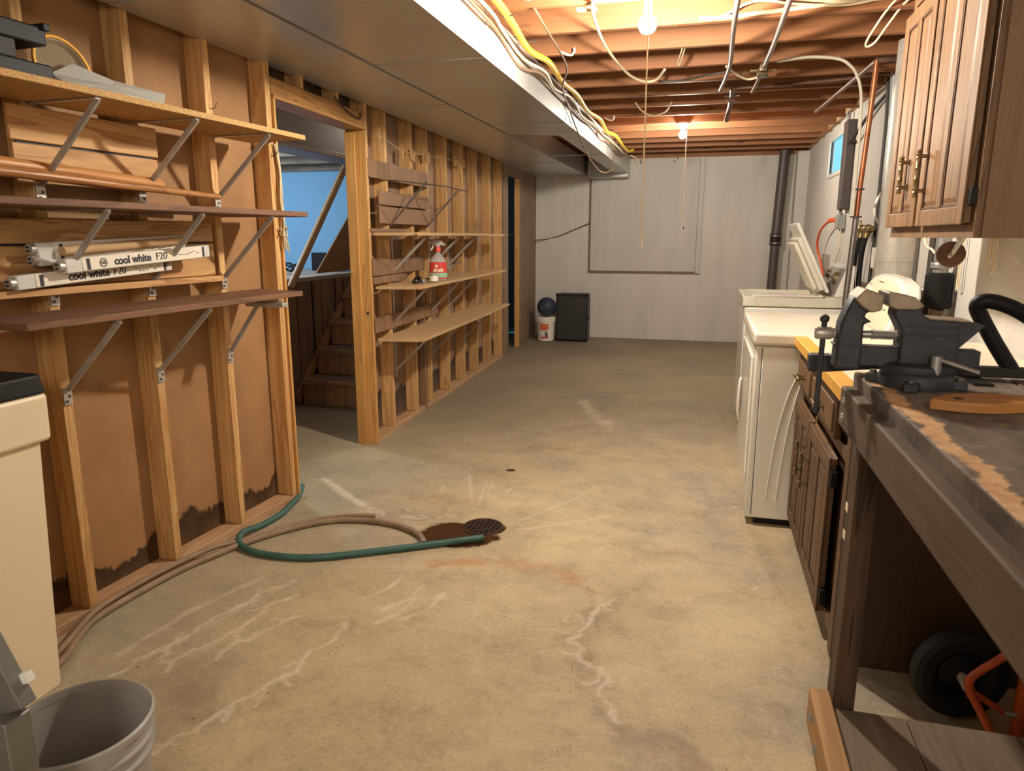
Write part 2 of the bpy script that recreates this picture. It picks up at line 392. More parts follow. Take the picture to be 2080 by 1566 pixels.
def thing(name, label, cat, loc=(0, 0, 0), group=None):
    o = bpy.data.objects.new(name, None); COL.objects.link(o); o.location = loc; o.empty_display_size = .05
    ROOT[o.name] = Vector(loc); o['label'] = label; o['category'] = cat
    if group: o['group'] = group
    return o
def setting(name, loc=(0, 0, 0)):
    o = bpy.data.objects.new(name, None); COL.objects.link(o); o.location = loc; ROOT[o.name] = Vector(loc); o['kind'] = 'structure'; return o
def tag(o, label, cat, group=None):
    o['label'] = label; o['category'] = cat
    if group: o['group'] = group
    return o
def cr(P, k=6, closed=False):
    P = [Vector(p) for p in P]; out = []; m = len(P)
    for i in range(m if closed else m - 1):
        if closed: a, b, c, d = P[i - 1], P[i], P[(i + 1) % m], P[(i + 2) % m]
        else: a, b, c, d = P[max(i - 1, 0)], P[i], P[i + 1], P[min(i + 2, m - 1)]
        for j in range(k):
            t = j / k
            out.append(.5 * ((2 * b) + (c - a) * t + (2 * a - 5 * b + 4 * c - d) * t * t + (3 * b - a - 3 * c + d) * t ** 3))
    if not closed: out.append(P[-1])
    return out
def text(name, body, size, o, xdir, ydir, mat, parent, bold=0.0, extrude=.0006, align='CENTER'):
    cu = bpy.data.curves.new(name, 'FONT'); cu.body = body; cu.size = size; cu.extrude = extrude; cu.align_x = align; cu.align_y = 'CENTER'; cu.offset = bold; cu.resolution_u = 3
    t = bpy.data.objects.new('tmp_text', cu); COL.objects.link(t)
    me = bpy.data.meshes.new_from_object(t.evaluated_get(bpy.context.evaluated_depsgraph_get())); bpy.data.objects.remove(t); bpy.data.curves.remove(cu)
    x = Vector(xdir).normalized(); y = Vector(ydir).normalized(); z = x.cross(y); off = Vector(o) - ROOT[parent.name]
    me.transform(Matrix(((x.x, y.x, z.x, off.x), (x.y, y.y, z.y, off.y), (x.z, y.z, z.z, off.z), (0, 0, 0, 1))))
    me.name = name; ob = bpy.data.objects.new(name, me); COL.objects.link(ob); ob.parent = parent; ROOT[ob.name] = ROOT[parent.name]
    me.materials.append(M[mat]); return ob
# frames of the two partitions on the left: (s along the wall away from the camera, d out of the wall, z up)
def frame(o, u):
    o = Vector(o); u = Vector(u).normalized(); n = Vector((u.y, -u.x, 0))
    return lambda p: o + u * p[0] + n * p[1] + Vector((0, 0, p[2]))
NW = frame((-2.076, 1.747, 0), (.0615, .998, 0)); FW = frame((-2.045, 4.161, 0), (-.0378, .9993, 0))
def nw(s, d, z): return NW(Vector((s, d, z)))
def fw(s, d, z): return FW(Vector((s, d, z)))

# ================================================================== THE SETTING
# floor with painted-in age marks (white efflorescence, wet patch at the drain, rust) kept as a mesh attribute
def make_floor():
    xs = np.concatenate([[-5.3, -3.3, -2.7], np.arange(-2.15, .75, .009), [1.16]])
    ys = np.concatenate([[-2.0, -.6, .4], np.arange(.9, 4.3, .009), np.arange(4.35, 9.8, .15)])
    X, Y = np.meshgrid(xs, ys); nx, ny = len(xs), len(ys)
    V = np.stack([X.ravel(), Y.ravel(), np.zeros(nx * ny)], 1)
    i, j = np.meshgrid(np.arange(nx - 1), np.arange(ny - 1)); a = (j * nx + i).ravel()
    Fc = np.stack([a, a + 1, a + 1 + nx, a + nx], 1)
    me = bpy.data.meshes.new('floor'); me.vertices.add(len(V)); me.vertices.foreach_set('co', V.ravel())
    me.loops.add(Fc.size); me.loops.foreach_set('vertex_index', Fc.ravel()); me.polygons.add(len(Fc))
    me.polygons.foreach_set('loop_start', np.arange(len(Fc)) * 4); me.update(); me.validate()
    x, y = V[:, 0], V[:, 1]; r = np.zeros(len(V)); g = np.zeros(len(V)); b = np.zeros(len(V))
    rs = np.random.RandomState(3)
    wob = .012 * np.sin(31 * x + 17 * y) + .010 * np.sin(-23 * x + 41 * y + 1) + .008 * np.sin(67 * x + 9 * y)
    def seg(pts, w, k, tgt, wobble=1.0):
        for (ax, ay), (bx, by) in zip(pts, pts[1:]):
            dx, dy = bx - ax, by - ay; L = dx * dx + dy * dy + 1e-9
            t = np.clip(((x - ax) * dx + (y - ay) * dy) / L, 0, 1)
            d = np.hypot(x - ax - t * dx, y - ay - t * dy) + wob * wobble
            np.maximum(tgt, k * np.clip(1.25 - np.abs(d) / w, 0, 1), out=tgt)
    def jag(pts, amp, n=4):
        P = [np.array(p, float) for p in pts]
        for _ in range(n):
            Q = [P[0]]
            for p, q in zip(P, P[1:]):
                d = q - p; m = (p + q) / 2 + np.array([-d[1], d[0]]) * rs.uniform(-amp, amp); Q += [m, q]
            P = Q
        return [tuple(p) for p in P]
    def crack(pts, w, k, amp=.28, branches=3):
        P = jag(pts, amp); seg(P, w, k, r, .12)
        for _ in range(branches):
            i = rs.randint(2, len(P) - 2); a_ = rs.uniform(0, 6.28); L = rs.uniform(.04, .11)
            seg(jag([P[i], (P[i][0] + L * math.cos(a_) * .6, P[i][1] + L * math.sin(a_))], .4, 3), w * .7, k * .85, r, .1)
    # long pale mineral lines curving along the left of the floor
    crack([(-1.174, 2.07), (-1.17, 1.92), (-1.238, 1.62), (-1.30, 1.45), (-1.40, 1.25)], .0085, 1, .22, 7)
    crack([(-1.55, 2.24), (-1.62, 2.05), (-1.70, 1.75), (-1.73, 1.6)], .008, 1, .15, 5)
    crack([(-1.45, 2.2), (-1.5, 2.0), (-1.55, 1.83), (-1.58, 1.66)], .008, .9, .2, 5)
    crack([(-1.36, 2.06), (-1.42, 1.9), (-1.47, 1.76)], .008, .8, .25, 3)
    seg([(-1.66, 2.3), (-1.76, 2.0), (-1.80, 1.7)], .014, .55, r, .4); seg([(-1.52, 2.3), (-1.60, 2.05), (-1.66, 1.8)], .010, .5, r, .4)
    seg([(-2.03, 3.43), (-1.83, 3.27), (-1.62, 3.11)], .028, 1, r, .3); seg([(-1.62, 3.11), (-1.45, 3.02), (-1.2, 3.06)], .016, .6, r)
    for p, q in (((-1.25, 3.70), (-1.10, 3.30)), ((-1.12, 3.64), (-1.06, 3.28)), ((-1.09, 3.64), (-1.045, 3.40)), ((-.56, 3.56), (-.80, 3.13)), ((-.59, 3.50), (-.75, 3.22)), ((-.38, 3.3), (-.78, 3.02)), ((-1.33, 3.5), (-1.31, 3.4)), ((-.95, 3.62), (-.97, 3.45))):
        seg([p, q], .010, .6, r, .12)
    for c in ((-1.03, 2.3), (-.93, 2.26), (-1.14, 2.36), (-1.02, 2.2)):
        seg([(c[0] + .02, c[1] + .1), (c[0] + .01, c[1] - .02), (c[0] - .05, c[1] - .11)], .010, .8, r, .3)
    gm = np.zeros(len(V))
    seg([(-.25, 2.48), (-.32, 2.33), (-.34, 2.18), (-.29, 2.05), (-.24, 1.9), (-.17, 1.79), (-.05, 1.74), (.03, 1.69)], .06, .9, gm, 1.4)
    seg([(-.62, 2.62), (-.42, 2.56), (-.25, 2.48)], .03, .6, gm, 1); seg([(.16, 1.98), (.28, 1.97)], .035, .8, gm, 1.2)
    seg([(-1.45, 3.02), (-1.25, 3.06), (-1.1, 3.08)], .07, .7, gm, 1.2); seg([(-1.62, 3.3), (-1.3, 3.35), (-1.1, 3.3)], .06, .5, gm, 1.5)
    seg([(-1.45, 1.62), (-1.38, 1.5)], .05, .7, gm, 1.3); seg([(-.5, 3.35), (-.2, 3.45), (.1, 3.4)], .07, .5, gm, 1.6); seg([(-1.0, 4.4), (-.6, 4.6), (-.2, 4.5)], .12, .5, gm, 2)
    seg([(-1.3, 1.48), (-1.2, 1.62), (-1.1, 1.75)], .05, .5, gm, 1.6); seg([(.3, 3.0), (.33, 2.8)], .04, .5, gm, 1.5)
    crack([(-.25, 2.48), (-.33, 2.3), (-.30, 2.05), (-.24, 1.9), (-.17, 1.79)], .009, 1, .3, 8)
    crack([(-.9, 2.35), (-.7, 2.2), (-.66, 2.05)], .006, .35, .3, 2); crack([(-.6, 2.5), (-.38, 2.48)], .006, .3, .2, 1)
    seg([(-.9, 5.7), (-.75, 5.2), (-.6, 5.0)], .05, .6, r)
    rr = np.random.RandomState(11)
    for _ in range(26):
        cx, cy = rr.uniform(-1.7, .3), rr.uniform(1.2, 3.6); a_ = rr.uniform(0, 3.1); L = rr.uniform(.02, .06)
        seg(jag([(cx, cy), (cx + L * math.cos(a_), cy + L * math.sin(a_))], .3, 2), .006, rr.uniform(.4, .8), r, .1)
    # wet patch
    e = np.hypot((x + 1.035) / .205, (y - 2.90) / .155); g = np.maximum(g, np.clip(1.35 - e, 0, 1))
    e = np.hypot((x + .93) / .10, (y - 3.0) / .10); g = np.maximum(g, np.clip(1.3 - e, 0, 1))
    for cx, cy, rr in ((-1.04, 3.85, .03),):
        g = np.maximum(g, np.clip(.95 - .5 * np.hypot((x - cx) / rr, (y - cy) / rr / .8), 0, .75))
    # rust
    seg([(-1.03, 2.6), (-.85, 2.66), (-.7, 2.68), (-.52, 2.65), (-.44, 2.62)], .045, .9, b, 1)
    seg([(-.44, 2.58), (-.33, 2.52), (-.27, 2.44)], .012, .8, b)
    seg([(-.1, 1.70), (-.06, 1.69)], .022, 1, b); seg([(.0, 1.70), (.05, 1.67)], .03, 1, b)
    seg([(-.31, 2.14), (-.29, 2.08)], .012, 1, b)
    seg([(-1.12, 3.33), (-1.4, 3.3), (-1.2, 3.2)], .05, .35, b)
    at = me.attributes.new('marks', 'FLOAT_VECTOR', 'POINT'); at.data.foreach_set('vector', np.stack([r, g, b], 1).ravel())
    ag = me.attributes.new('grime', 'FLOAT', 'POINT'); ag.data.foreach_set('value', gm)
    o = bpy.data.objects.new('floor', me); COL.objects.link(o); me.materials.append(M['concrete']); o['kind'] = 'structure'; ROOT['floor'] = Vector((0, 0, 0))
make_floor()
MB().box((-2.4, 9.6, -.02), (1.15, 9.72, 2.6)).build('wall_back', 'wall', kind='structure')
# right wall with the window hole (y 7.06..7.80, z 1.93..2.24)
wr = MB()
wr.box((1.13, -2, -.02), (1.16, 7.06, 2.6)); wr.box((1.13, 7.80, -.02), (1.16, 9.72, 2.6))
wr.box((1.13, 7.06, -.02), (1.16, 7.80, 1.93)); wr.box((1.13, 7.06, 2.245), (1.16, 7.80, 2.6)); wr.build('wall_right', 'wall', kind='structure')
MB().box((-2.4, -2.1, -.02), (1.35, -2.0, 2.6)).build('wall_rear', 'wall', kind='structure')
MB().box((1.0, 9.36, 0), (1.13, 9.6, 2.34)).build('trim_1', 'wall', kind='structure', bevel=.004)
w1 = setting('window_1', (1.24, 7.43, 1.93))
b = MB(); b.box((1.115, 7.03, 1.90), (1.155, 7.06, 2.27)); b.box((1.115, 7.80, 1.90), (1.155, 7.84, 2.27)); b.box((1.115, 7.06, 1.90), (1.155, 7.80, 1.935)); b.box((1.115, 7.06, 2.24), (1.155, 7.80, 2.27))
b.build('frame', 'porcelain', w1, bevel=.003)
MB().box((1.138, 7.06, 1.935), (1.141, 7.80, 2.24)).build('pane', 'glass', w1)
# ceiling: subfloor and joists
ce = setting('ceiling', (0, 4, 2.36))
for k, x0 in enumerate(np.arange(-5.3, 1.1, .6)):
    MB().box((x0 + .002, -2, 2.592), (min(x0 + .598, 1.16), 9.7, 2.612)).build('subfloor_board', 'subfloor', ce)
for k in range(-11, 14):
    y = 3.353 + .447 * k; z0 = 2.355 + random.uniform(-.003, .003)
    MB().box((-2.06, y, z0), (1.128, y + .038, 2.591)).build('joist', 'joist', ce, bevel=.002, seg=1)
MB().box((-2.06, 9.556, 2.325), (1.128, 9.598, 2.591)).build('rim_joist', 'joist', ce)
for k in range(-11, 13):     # blocking over the foundation wall
    y = 3.353 + .447 * k; MB().box((1.09, y + .04, 2.37), (1.128, y + .445, 2.59)).build('blocking', 'fiberglass' if k > 5 else 'joist', ce)

# ---- near partition on the left
wl = setting('wall_left_near', tuple(nw(0.3, 0, 0)))
for s in (-1.12, -.70, -.28, .110, .517, .916, 1.31):
    MB(NW).box((s, -.089, .039), (s + .038, 0, 2.50)).build('stud', 'pine_z', wl, bevel=.002, seg=1)
MB(NW).box((-1.6, -.089, 0), (1.348, .002, .038)).build('sill_plate', 'pine_y', wl, bevel=.002, seg=1)
MB(NW).box((-1.6, -.097, .0), (.54, -.09, 2.50)).build('hardboard_sheet', 'hardboard', wl)
MB(NW).box((.542, -.097, .0), (1.348, -.09, 2.50)).build('hardboard_sheet', 'hardboard', wl)
MB(NW).box((-1.6, -.089, 2.501), (1.348, 0, 2.539)).build('top_plate', 'pine_y', wl)
MB(NW).box((-1.6, -.16, -.02), (-1.56, 1.0, 2.5)).build('wall_left_return', 'wall', kind='structure')
MB().box((-2.42, -2.1, -.02), (-2.32, .2, 2.6)).build('wall_left_rear', 'wall', kind='structure')
# nail hooks on the studs
for s, z in ((.945, 1.87), (1.33, 1.72)):
    MB(NW).tube([(s, 0, z), (s, .02, z), (s, .03, z + .02)], .002, 6).build('nail_hook', 'dark_wire', wl)
# ---- doorway to the stairs
t1 = setting('trim_2', tuple(nw(1.36, 0, 0)))
MB(NW).box((1.350, -.115, 0), (1.366, .012, 1.98)).build('jamb_board', 'oak_z', t1, bevel=.002, seg=1)
a0, a1 = nw(1.35, 0.004, 0), fw(-.012, .004, 0); hd = (a1 - a0).normalized(); hn = Vector((hd.y, -hd.x, 0))
def HD(p): return a0 + hd * p[0] + hn * p[1] + Vector((0, 0, p[2]))
HL = (a1 - a0).length
t2 = setting('trim_3', tuple(HD((HL / 2, 0, 1.98))))
MB(HD).box((0, -.12, 1.98), (HL, .012, 2.0)).build('head_jamb', 'oak_y', t2, bevel=.003)
MB(HD).box((0, -.035, 2.001), (HL, .0, 2.075)).build('head_casing', 'oak_y', t2, bevel=.003)
MB(HD).box((0, -.085, 2.42), (HL, .0, 2.5)).build('header_beam', 'pine_y', t2)
for s in (.28, .68): MB(HD).box((s, -.085, 2.076), (s + .038, -.002, 2.42)).build('cripple_stud', 'pine_z', t2)
MB(HD).box((0, -.097, 2.0), (HL, -.09, 2.5)).build('hardboard_strip', 'hardboard_far', t2)
MB(HD).tube(cr([(.66, .0, 2.10), (.78, .015, 2.05), (.95, .012, 2.03), (1.0, 0, 2.07)]), .005, 6).build('wire', 'dark_wire', t2)
t3 = setting('trim_4', tuple(fw(0, 0, 0)))
MB(FW).box((-.030, -.118, 0), (-.012, .012, 1.98)).build('jamb_board', 'oak_z', t3, bevel=.002, seg=1)
MB(FW).box((-.047, -.118, 0), (-.031, -.052, 1.97)).build('door_stop', 'oak_z', t3, bevel=.003)
MB(FW).box((-.0335, -.026, .84), (-.0305, -.004, .90)).build('strike_plate', 'pine_z', t3)
MB(FW).cyl((-.0345, -.015, .87), (-.0305, -.015, .87), .009, 12).build('latch_hole', 'ink', t3)
# ---- far partition
wf = setting('wall_left_far', tuple(fw(1.7, 0, 0)))
for s in (-.010, .292, .762, 1.095, 1.566, 2.026, 2.475, 2.99, 3.484):
    MB(FW).box((s, -.089, .039), (s + .040, 0, 2.50)).build('stud', 'pine_z', wf, bevel=.002, seg=1)
MB(FW).box((.94, -.05, .0), (.985, .004, .9)).build('stud', 'plank_dark', wf)
MB(FW).box((-.010, -.089, 0), (3.55, .002, .038)).build('sill_plate', 'pine_y', wf, bevel=.002, seg=1)
for s0, s1 in ((-.01, 1.11), (1.1102, 2.33), (2.3302, 3.56)):
    MB(FW).box((s0, -.097, 0), (s1, -.09, 2.5)).build('hardboard_sheet', 'hardboard_far', wf)
MB(FW).box((-.01, -.089, 2.501), (3.56, 0, 2.539)).build('top_plate', 'pine_y', wf)
# scrap plank strips nailed over the far studs (three rows of short boards)
def strip(s0, s1, z0, z1, n):
    e = np.sort(np.concatenate([[s0, s1], s0 + (s1 - s0) * (np.arange(1, n) / n + np.random.RandomState(int(z0 * 100)).uniform(-.03, .03, n - 1))]))
    for p, q in zip(e, e[1:]):
        MB(FW).box((p + .003, .001, z0), (q - .003, .013 + random.uniform(0, .002), z1)).build('panel_board', 'plank_dark', wf, bevel=.002, seg=1)
strip(-.012, 1.085, 1.71, 1.82, 7); strip(.012, .95, 1.10, 1.205, 7); strip(.018, .60, 1.048, 1.094, 4); strip(.012, 1.27, .733, .83, 8)
MB(FW).box((.01, .001, 1.378), (.6, .013, 1.40)).build('panel_board', 'plank_dark', wf, bevel=.002, seg=1)
for z0, z1 in ((1.431, 1.540), (1.549, 1.636)):
    MB(FW).box((.12, .014, z0), (1.055, .026, z1)).build('plank', 'plank_dark', wf, bevel=.003, seg=1)
MB(FW).box((.13, .001, 1.46), (.16, .014, 1.6)).build('batten', 'plank_dark', wf)
MB(FW).box((1.0, .001, 1.46), (1.03, .014, 1.6)).build('batten', 'plank_dark', wf)
# ---- closet end of the far partition: panelling, dark opening, door edge
wc = setting('wall_left_closet', tuple(fw(4.6, 0, 0)))
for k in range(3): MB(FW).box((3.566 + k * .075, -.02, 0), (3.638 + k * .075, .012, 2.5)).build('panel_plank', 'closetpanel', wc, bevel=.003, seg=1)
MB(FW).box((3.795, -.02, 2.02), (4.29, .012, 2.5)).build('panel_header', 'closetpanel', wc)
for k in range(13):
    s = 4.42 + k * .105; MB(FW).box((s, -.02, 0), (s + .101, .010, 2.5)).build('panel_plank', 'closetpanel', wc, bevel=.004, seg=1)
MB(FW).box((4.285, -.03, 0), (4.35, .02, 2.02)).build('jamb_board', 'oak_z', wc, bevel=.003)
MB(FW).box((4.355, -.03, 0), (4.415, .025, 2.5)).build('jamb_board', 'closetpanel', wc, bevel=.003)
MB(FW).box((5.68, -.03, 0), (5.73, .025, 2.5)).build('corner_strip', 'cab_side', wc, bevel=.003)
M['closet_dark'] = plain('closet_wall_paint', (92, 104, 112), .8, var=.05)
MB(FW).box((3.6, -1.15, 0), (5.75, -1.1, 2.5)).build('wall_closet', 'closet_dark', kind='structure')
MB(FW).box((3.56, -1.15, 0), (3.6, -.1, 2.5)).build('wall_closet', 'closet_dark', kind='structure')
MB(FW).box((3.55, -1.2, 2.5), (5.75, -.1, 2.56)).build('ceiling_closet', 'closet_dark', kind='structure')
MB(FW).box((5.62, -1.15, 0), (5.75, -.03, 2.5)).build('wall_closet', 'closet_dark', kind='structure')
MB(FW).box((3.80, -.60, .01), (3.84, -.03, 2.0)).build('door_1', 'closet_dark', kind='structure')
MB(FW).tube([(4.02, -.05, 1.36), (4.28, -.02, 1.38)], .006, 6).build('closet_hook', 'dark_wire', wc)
# ---- stair room
ls = setting('floor_landing', (-4, 5, 0))
MB().box((-5.3, 3.2, .985), (-3.165, 6.6, 1.02)).build('ledge_board', 'soffit', ls, bevel=.003)
hw = setting('wall_stair_side', (-3.15, 5, 0))
for k in range(26):
    y = 3.4 + k * .128 + (.02 if k % 3 == 0 else 0)
    MB().box((-3.172, y + .002, 0), (-3.152, y + (.105 if k % 3 == 2 else .125), .984)).build('panel_plank', 'stairpanel_dark', hw, bevel=.003, seg=1)
MB().box((-3.20, 3.3, 0), (-3.175, 6.9, .984)).build('backing', 'ink', hw)
MB().box((-5.3, 6.62, -.02), (-2.38, 6.75, 2.6)).build('wall_stair_back', 'blue', kind='structure')
MB().box((-5.4, 3.0, -.02), (-5.3, 6.75, 2.6)).build('wall_stair_left', 'blue', kind='structure')
MB().box((-5.4, 2.9, -.02), (-2.2, 3.0, 2.6)).build('wall_stair_front', 'soffit', kind='structure')
so = setting('wall_soffit', (-2.7, 4.9, 1.93))
MB().box((-2.80, 3.05, 1.94), (-2.60, 6.6, 2.58)).build('soffit_panel', 'soffit', so)
MB().box((-2.82, 3.05, 1.905), (-2.585, 6.6, 1.94)).build('soffit_edge', 'lead', so, bevel=.003)
cs = setting('ceiling_stair', (-4, 5.5, 2.0))
M['greywood'] = wood('grey_weathered_timber', (150, 140, 124), (104, 94, 82), 'x', knots=True)
for y, z in ((6.56, 1.985), (6.22, 2.02), (5.88, 2.05), (5.54, 2.08), (5.2, 2.1), (4.8, 2.1)):
    MB().box((-5.3, y, z), (-2.83, y + .038, z + .19)).build('beam', 'greywood', cs, bevel=.002, seg=1)
MB().box((-5.3, 3.0, 2.3), (-2.83, 6.6, 2.32)).build('deck', 'greywood', cs)
st = thing('staircase', 'brown panelled staircase climbing beyond the doorway', 'stairs', (-2.7, 5.03, 0))
for k in range(6):
    y = 5.03 + .25 * k; z = .212 * k
    xs = np.linspace(-3.12, -2.36, 5 + k % 2) + .05 * (k % 3)
    xs[0] = -3.12; xs[-1] = -2.36
    for p, q in zip(xs, xs[1:]):
        MB().box((p + .003, y, z + .001), (q - .003, y + .018, z + .168)).build('riser_board', 'stairpanel', st, bevel=.003, seg=1)
    MB().box((-3.12, y + .02, z), (-2.36, y + .03, z + .168)).build('riser_backing', 'ink', st)
    MB().box((-3.12, y - .035, z + .17), (-2.36, y + .25, z + .212)).build('tread', 'stairwood', st, bevel=.006)
    MB().box((-3.04, y + .01, z + .2122), (-2.40, y + .22, z + .214)).build('tread_mat', 'tread_grip', st)
b = MB(); sl = .212 / .25
b.prism([(-3.15, 4.955, .085), (-3.15, 4.99, .02), (-3.15, 6.6, .02 + 1.61 * sl), (-3.15, 6.6, .085 + 1.645 * sl)], (.022, 0, 0)); b.build('stringer_trim', 'stairwood', st)
b = MB(); b.prism([(-3.15, 5.20, .03), (-3.15, 5.24, .03), (-3.15, 6.6, .03 + 1.36 * sl), (-3.15, 6.6, .06 + 1.36 * sl)], (.03, 0, 0)); b.build('stringer_trim', 'stairwood', st)
b = MB(); b.prism([(-3.155, 5.38, 1.045), (-3.155, 6.25, 1.045), (-3.155, 6.55, 1.35), (-3.155, 6.55, 2.0), (-3.155, 6.35, 1.80)], (.012, 0, 0)); b.build('skirt_panel', 'stairpanel', st)
tag(MB().tube([(-3.12, 4.93, .95), (-3.12, 5.95, 1.97)], .029, 12).build('handrail', 'handrail', smooth=True), 'round wooden handrail rising diagonally in front of the blue wall', 'handrail')
# monitor and cables on the landing ledge
mo = thing('monitor', 'small black flat screen standing on the ledge by the blue wall', 'monitor', (-3.5, 6.1, 1.02))
MB().box((-3.62, 6.12, 1.03), (-3.30, 6.16, 1.20)).build('case', 'black', mo, bevel=.004)
MB().box((-3.50, 6.08, 1.02), (-3.42, 6.18, 1.035)).build('foot', 'black', mo)
cb = MB()
for k in range(7):
    c = Vector((-3.66 + random.uniform(-.14, .16), 5.62 + random.uniform(-.1, .2), 1.035)); pts = []
    for j in range(9):
        a = j * .9 + k; pts.append(c + Vector((math.cos(a) * random.uniform(.03, .1), math.sin(a) * random.uniform(.03, .1), random.uniform(0, .09))))
    cb.tube(cr(pts, 4), .006, 6)
tag(cb.build('cable_tangle', 'black', smooth=True), 'tangle of black cables on the ledge beside the small screen', 'cables')['kind'] = 'stuff'
tag(MB().box((-3.82, 5.55, 1.02), (-3.66, 5.68, 1.08)).build('adapter', 'black', bevel=.006), 'black power adapter box on the ledge left of the small screen', 'adapter')

# ================================================================== CEILING SERVICES
du = thing('air_duct', 'large galvanized air duct running along under the joists above the shelves', 'duct', (-1.25, 4, 2.13))
ZB, ZT = 2.13, 2.338
def slab(mb, poly, z0, z1): return mb.prism([(x, y, z0) for x, y in poly], (0, 0, z1 - z0))
R = -.992
for (y0, y1) in ((-1.9, .6), (.6, 3.245), (3.26, 5.13), (5.16, 5.60)):
    slab(MB(), [(-1.53, y0 + .002), (R, y0 + .002), (R, y1 - .002), (-1.53, y1 - .002)], ZB, ZT).build('duct_section', 'duct', du, bevel=.004, seg=1)
slab(MB(), [(-1.53, 5.602), (R, 5.602), (R, 7.2), (-1.17, 7.2), (-1.17, 5.80)], ZB, ZT).build('duct_transition', 'duct', du, bevel=.003, seg=1)
slab(MB(), [(-1.17, 7.204), (R, 7.204), (R, 9.3), (-1.17, 9.3)], ZB - .002, ZT).build('duct_section', 'duct', du, bevel=.003, seg=1)
slab(MB(), [(-1.50, 9.302), (R, 9.302), (R, 9.52), (-1.50, 9.52)], ZB - .05, ZT).build('duct_end', 'duct', du, bevel=.004, seg=1)
for y in (3.252, 5.145, 5.60, 7.2):                                        # drive cleats at the joints
    MB().box((R - .001, y - .009, ZB - .003), (R + .004, y + .009, ZT)).build('seam_cleat', 'duct', du)
    MB().box((-1.52, y - .009, ZB - .004), (R + .002, y + .009, ZB + .001)).build('seam_cleat', 'duct', du)
MB().box((R - .004, -1.9, ZB - .006), (R + .003, 9.3, ZB)).build('corner_seam', 'duct', du)
rd = thing('return_duct', 'wide flat sheet metal return duct between big air duct and stud wall', 'duct', (-1.8, 4, 2.13))
def lw(y): return (nw((y - 1.747) / .998, .008, 0).x if y < 3.1 else fw((y - 4.161) / .9993, .008, 0).x)
for y0, y1 in ((-1.9, 2.2), (2.204, 4.31), (4.314, 6.35), (6.354, 7.9), (7.904, 9.58)):
    slab(MB(), [(lw(y0), y0), (-1.556, y0), (-1.556, y1), (lw(y1), y1)], ZB + .004, ZB + .03).build('duct_section', 'duct', rd, bevel=.002, seg=1)
for y in (2.202, 4.312, 6.352, 7.902): MB().box((-1.97, y - .007, ZB), (-1.56, y + .007, ZB + .005)).build('seam_cleat', 'duct', rd)
MB().box((-1.562, -1.9, ZB - .004), (-1.550, 9.58, ZB + .2)).build('side_flange', 'duct', rd)
MB().box((-1.532, -1.9, ZB - .002), (-1.528, 5.6, ZB + .1)).build('side_flange', 'duct', rd)

# ---- bulbs
def bulb(name, label, c, strength, r, cord):
    x, y, z = c; t = thing(name, label, 'lamp', (x, y, 2.355))
    MB().lathe([(.056, 0), (.06, -.012), (.05, -.022), (.03, -.03), (.026, -.05), (0, -.05)], (x, y, 2.354), n=24).build('holder', 'porcelain', t, smooth=True)
    p = [(0, -r)] + [(r * math.sin(a), -r * math.cos(a)) for a in np.linspace(.25, 2.35, 12)] + [(.016, r * .95), (.014, 2.306 - z)]
    MB().lathe(p, c, n=20, cap=False).build('bulb', emit('bulb_glow', WARM, strength), t, smooth=True)
    cx, cy = cord[0][0], cord[0][1]
    MB().tube(cord, .0035, 6).build('pull_cord', 'white_cable', t, smooth=True)
    MB().lathe([(0, -.03), (.006, -.028), (.004, 0), (0, 0)], cord[-1], n=8).build('cord_end', 'porcelain', t)
    return t
bulb('ceiling_bulb', 'bright bare bulb near the camera with a long pull cord', BULB1, BULB1_L, .037, [(-.275, 3.145, 2.33), (-.273, 3.142, 2.2), (-.271, 3.14, 1.7), (-.269, 3.14, 1.33)])
bulb('ceiling_bulb', 'smaller bare bulb in a white porcelain holder farther down the ceiling', BULB2, BULB2_L, .034, [(-.22, 6.9, 2.33), (-.222, 6.9, 2.1), (-.222, 6.9, 1.44)])

MB().box((-.36, 2.946, 2.3565), (-.20, 3.352, 2.376)).build('bulb_board', 'joist', ce)
# ---- yellow gas tubing with wires tied along it
g = thing('gas_tubing', 'yellow flexible gas tubing strapped along the top edge of the air duct', 'tubing', (-.92, 5, 2.3))
P = [(-.90, 2.2, 2.33), (-.91, 3.1, 2.325), (-.915, 3.4, 2.312), (-.93, 3.8, 2.285), (-.90, 4.15, 2.30), (-.925, 4.65, 2.298), (-.91, 5.1, 2.30), (-.925, 5.65, 2.283), (-.905, 6.2, 2.30), (-.93, 6.8, 2.285), (-.90, 7.2, 2.30), (-.91, 7.9, 2.29), (-.90, 8.35, 2.285), (-.86, 8.5, 2.31)]
MB().tube(cr(P, 5), .017, 10).build('tube', 'yellow_hose', g, smooth=True)
for y in (2.6, 3.3, 3.75, 4.2, 4.7, 5.2, 5.7, 6.3, 6.9, 7.5):
    MB().cyl((-.93, y, 2.31), (-.88, y + .004, 2.31), .004, 6).build('strap', 'dark_wire', g)
Q = [(x - .045 + .014 * math.sin(y * 5), y + .05, z - .028 + .012 * math.cos(y * 3.7)) for x, y, z in P]
tag(MB().tube(cr(Q, 5), .008, 8).build('white_cable', 'white_cable', smooth=True), 'white cable tied beneath the yellow gas tubing', 'cable')
Q = [(x - .055 - .012 * math.sin(y * 4), y + .02, z - .058 + .014 * math.sin(y * 6.1)) for x, y, z in P]
tag(MB().tube(cr(Q, 5), .008, 8).build('brown_cable', 'brown_cable', smooth=True), 'brown cable sagging along the side of the air duct', 'cable')
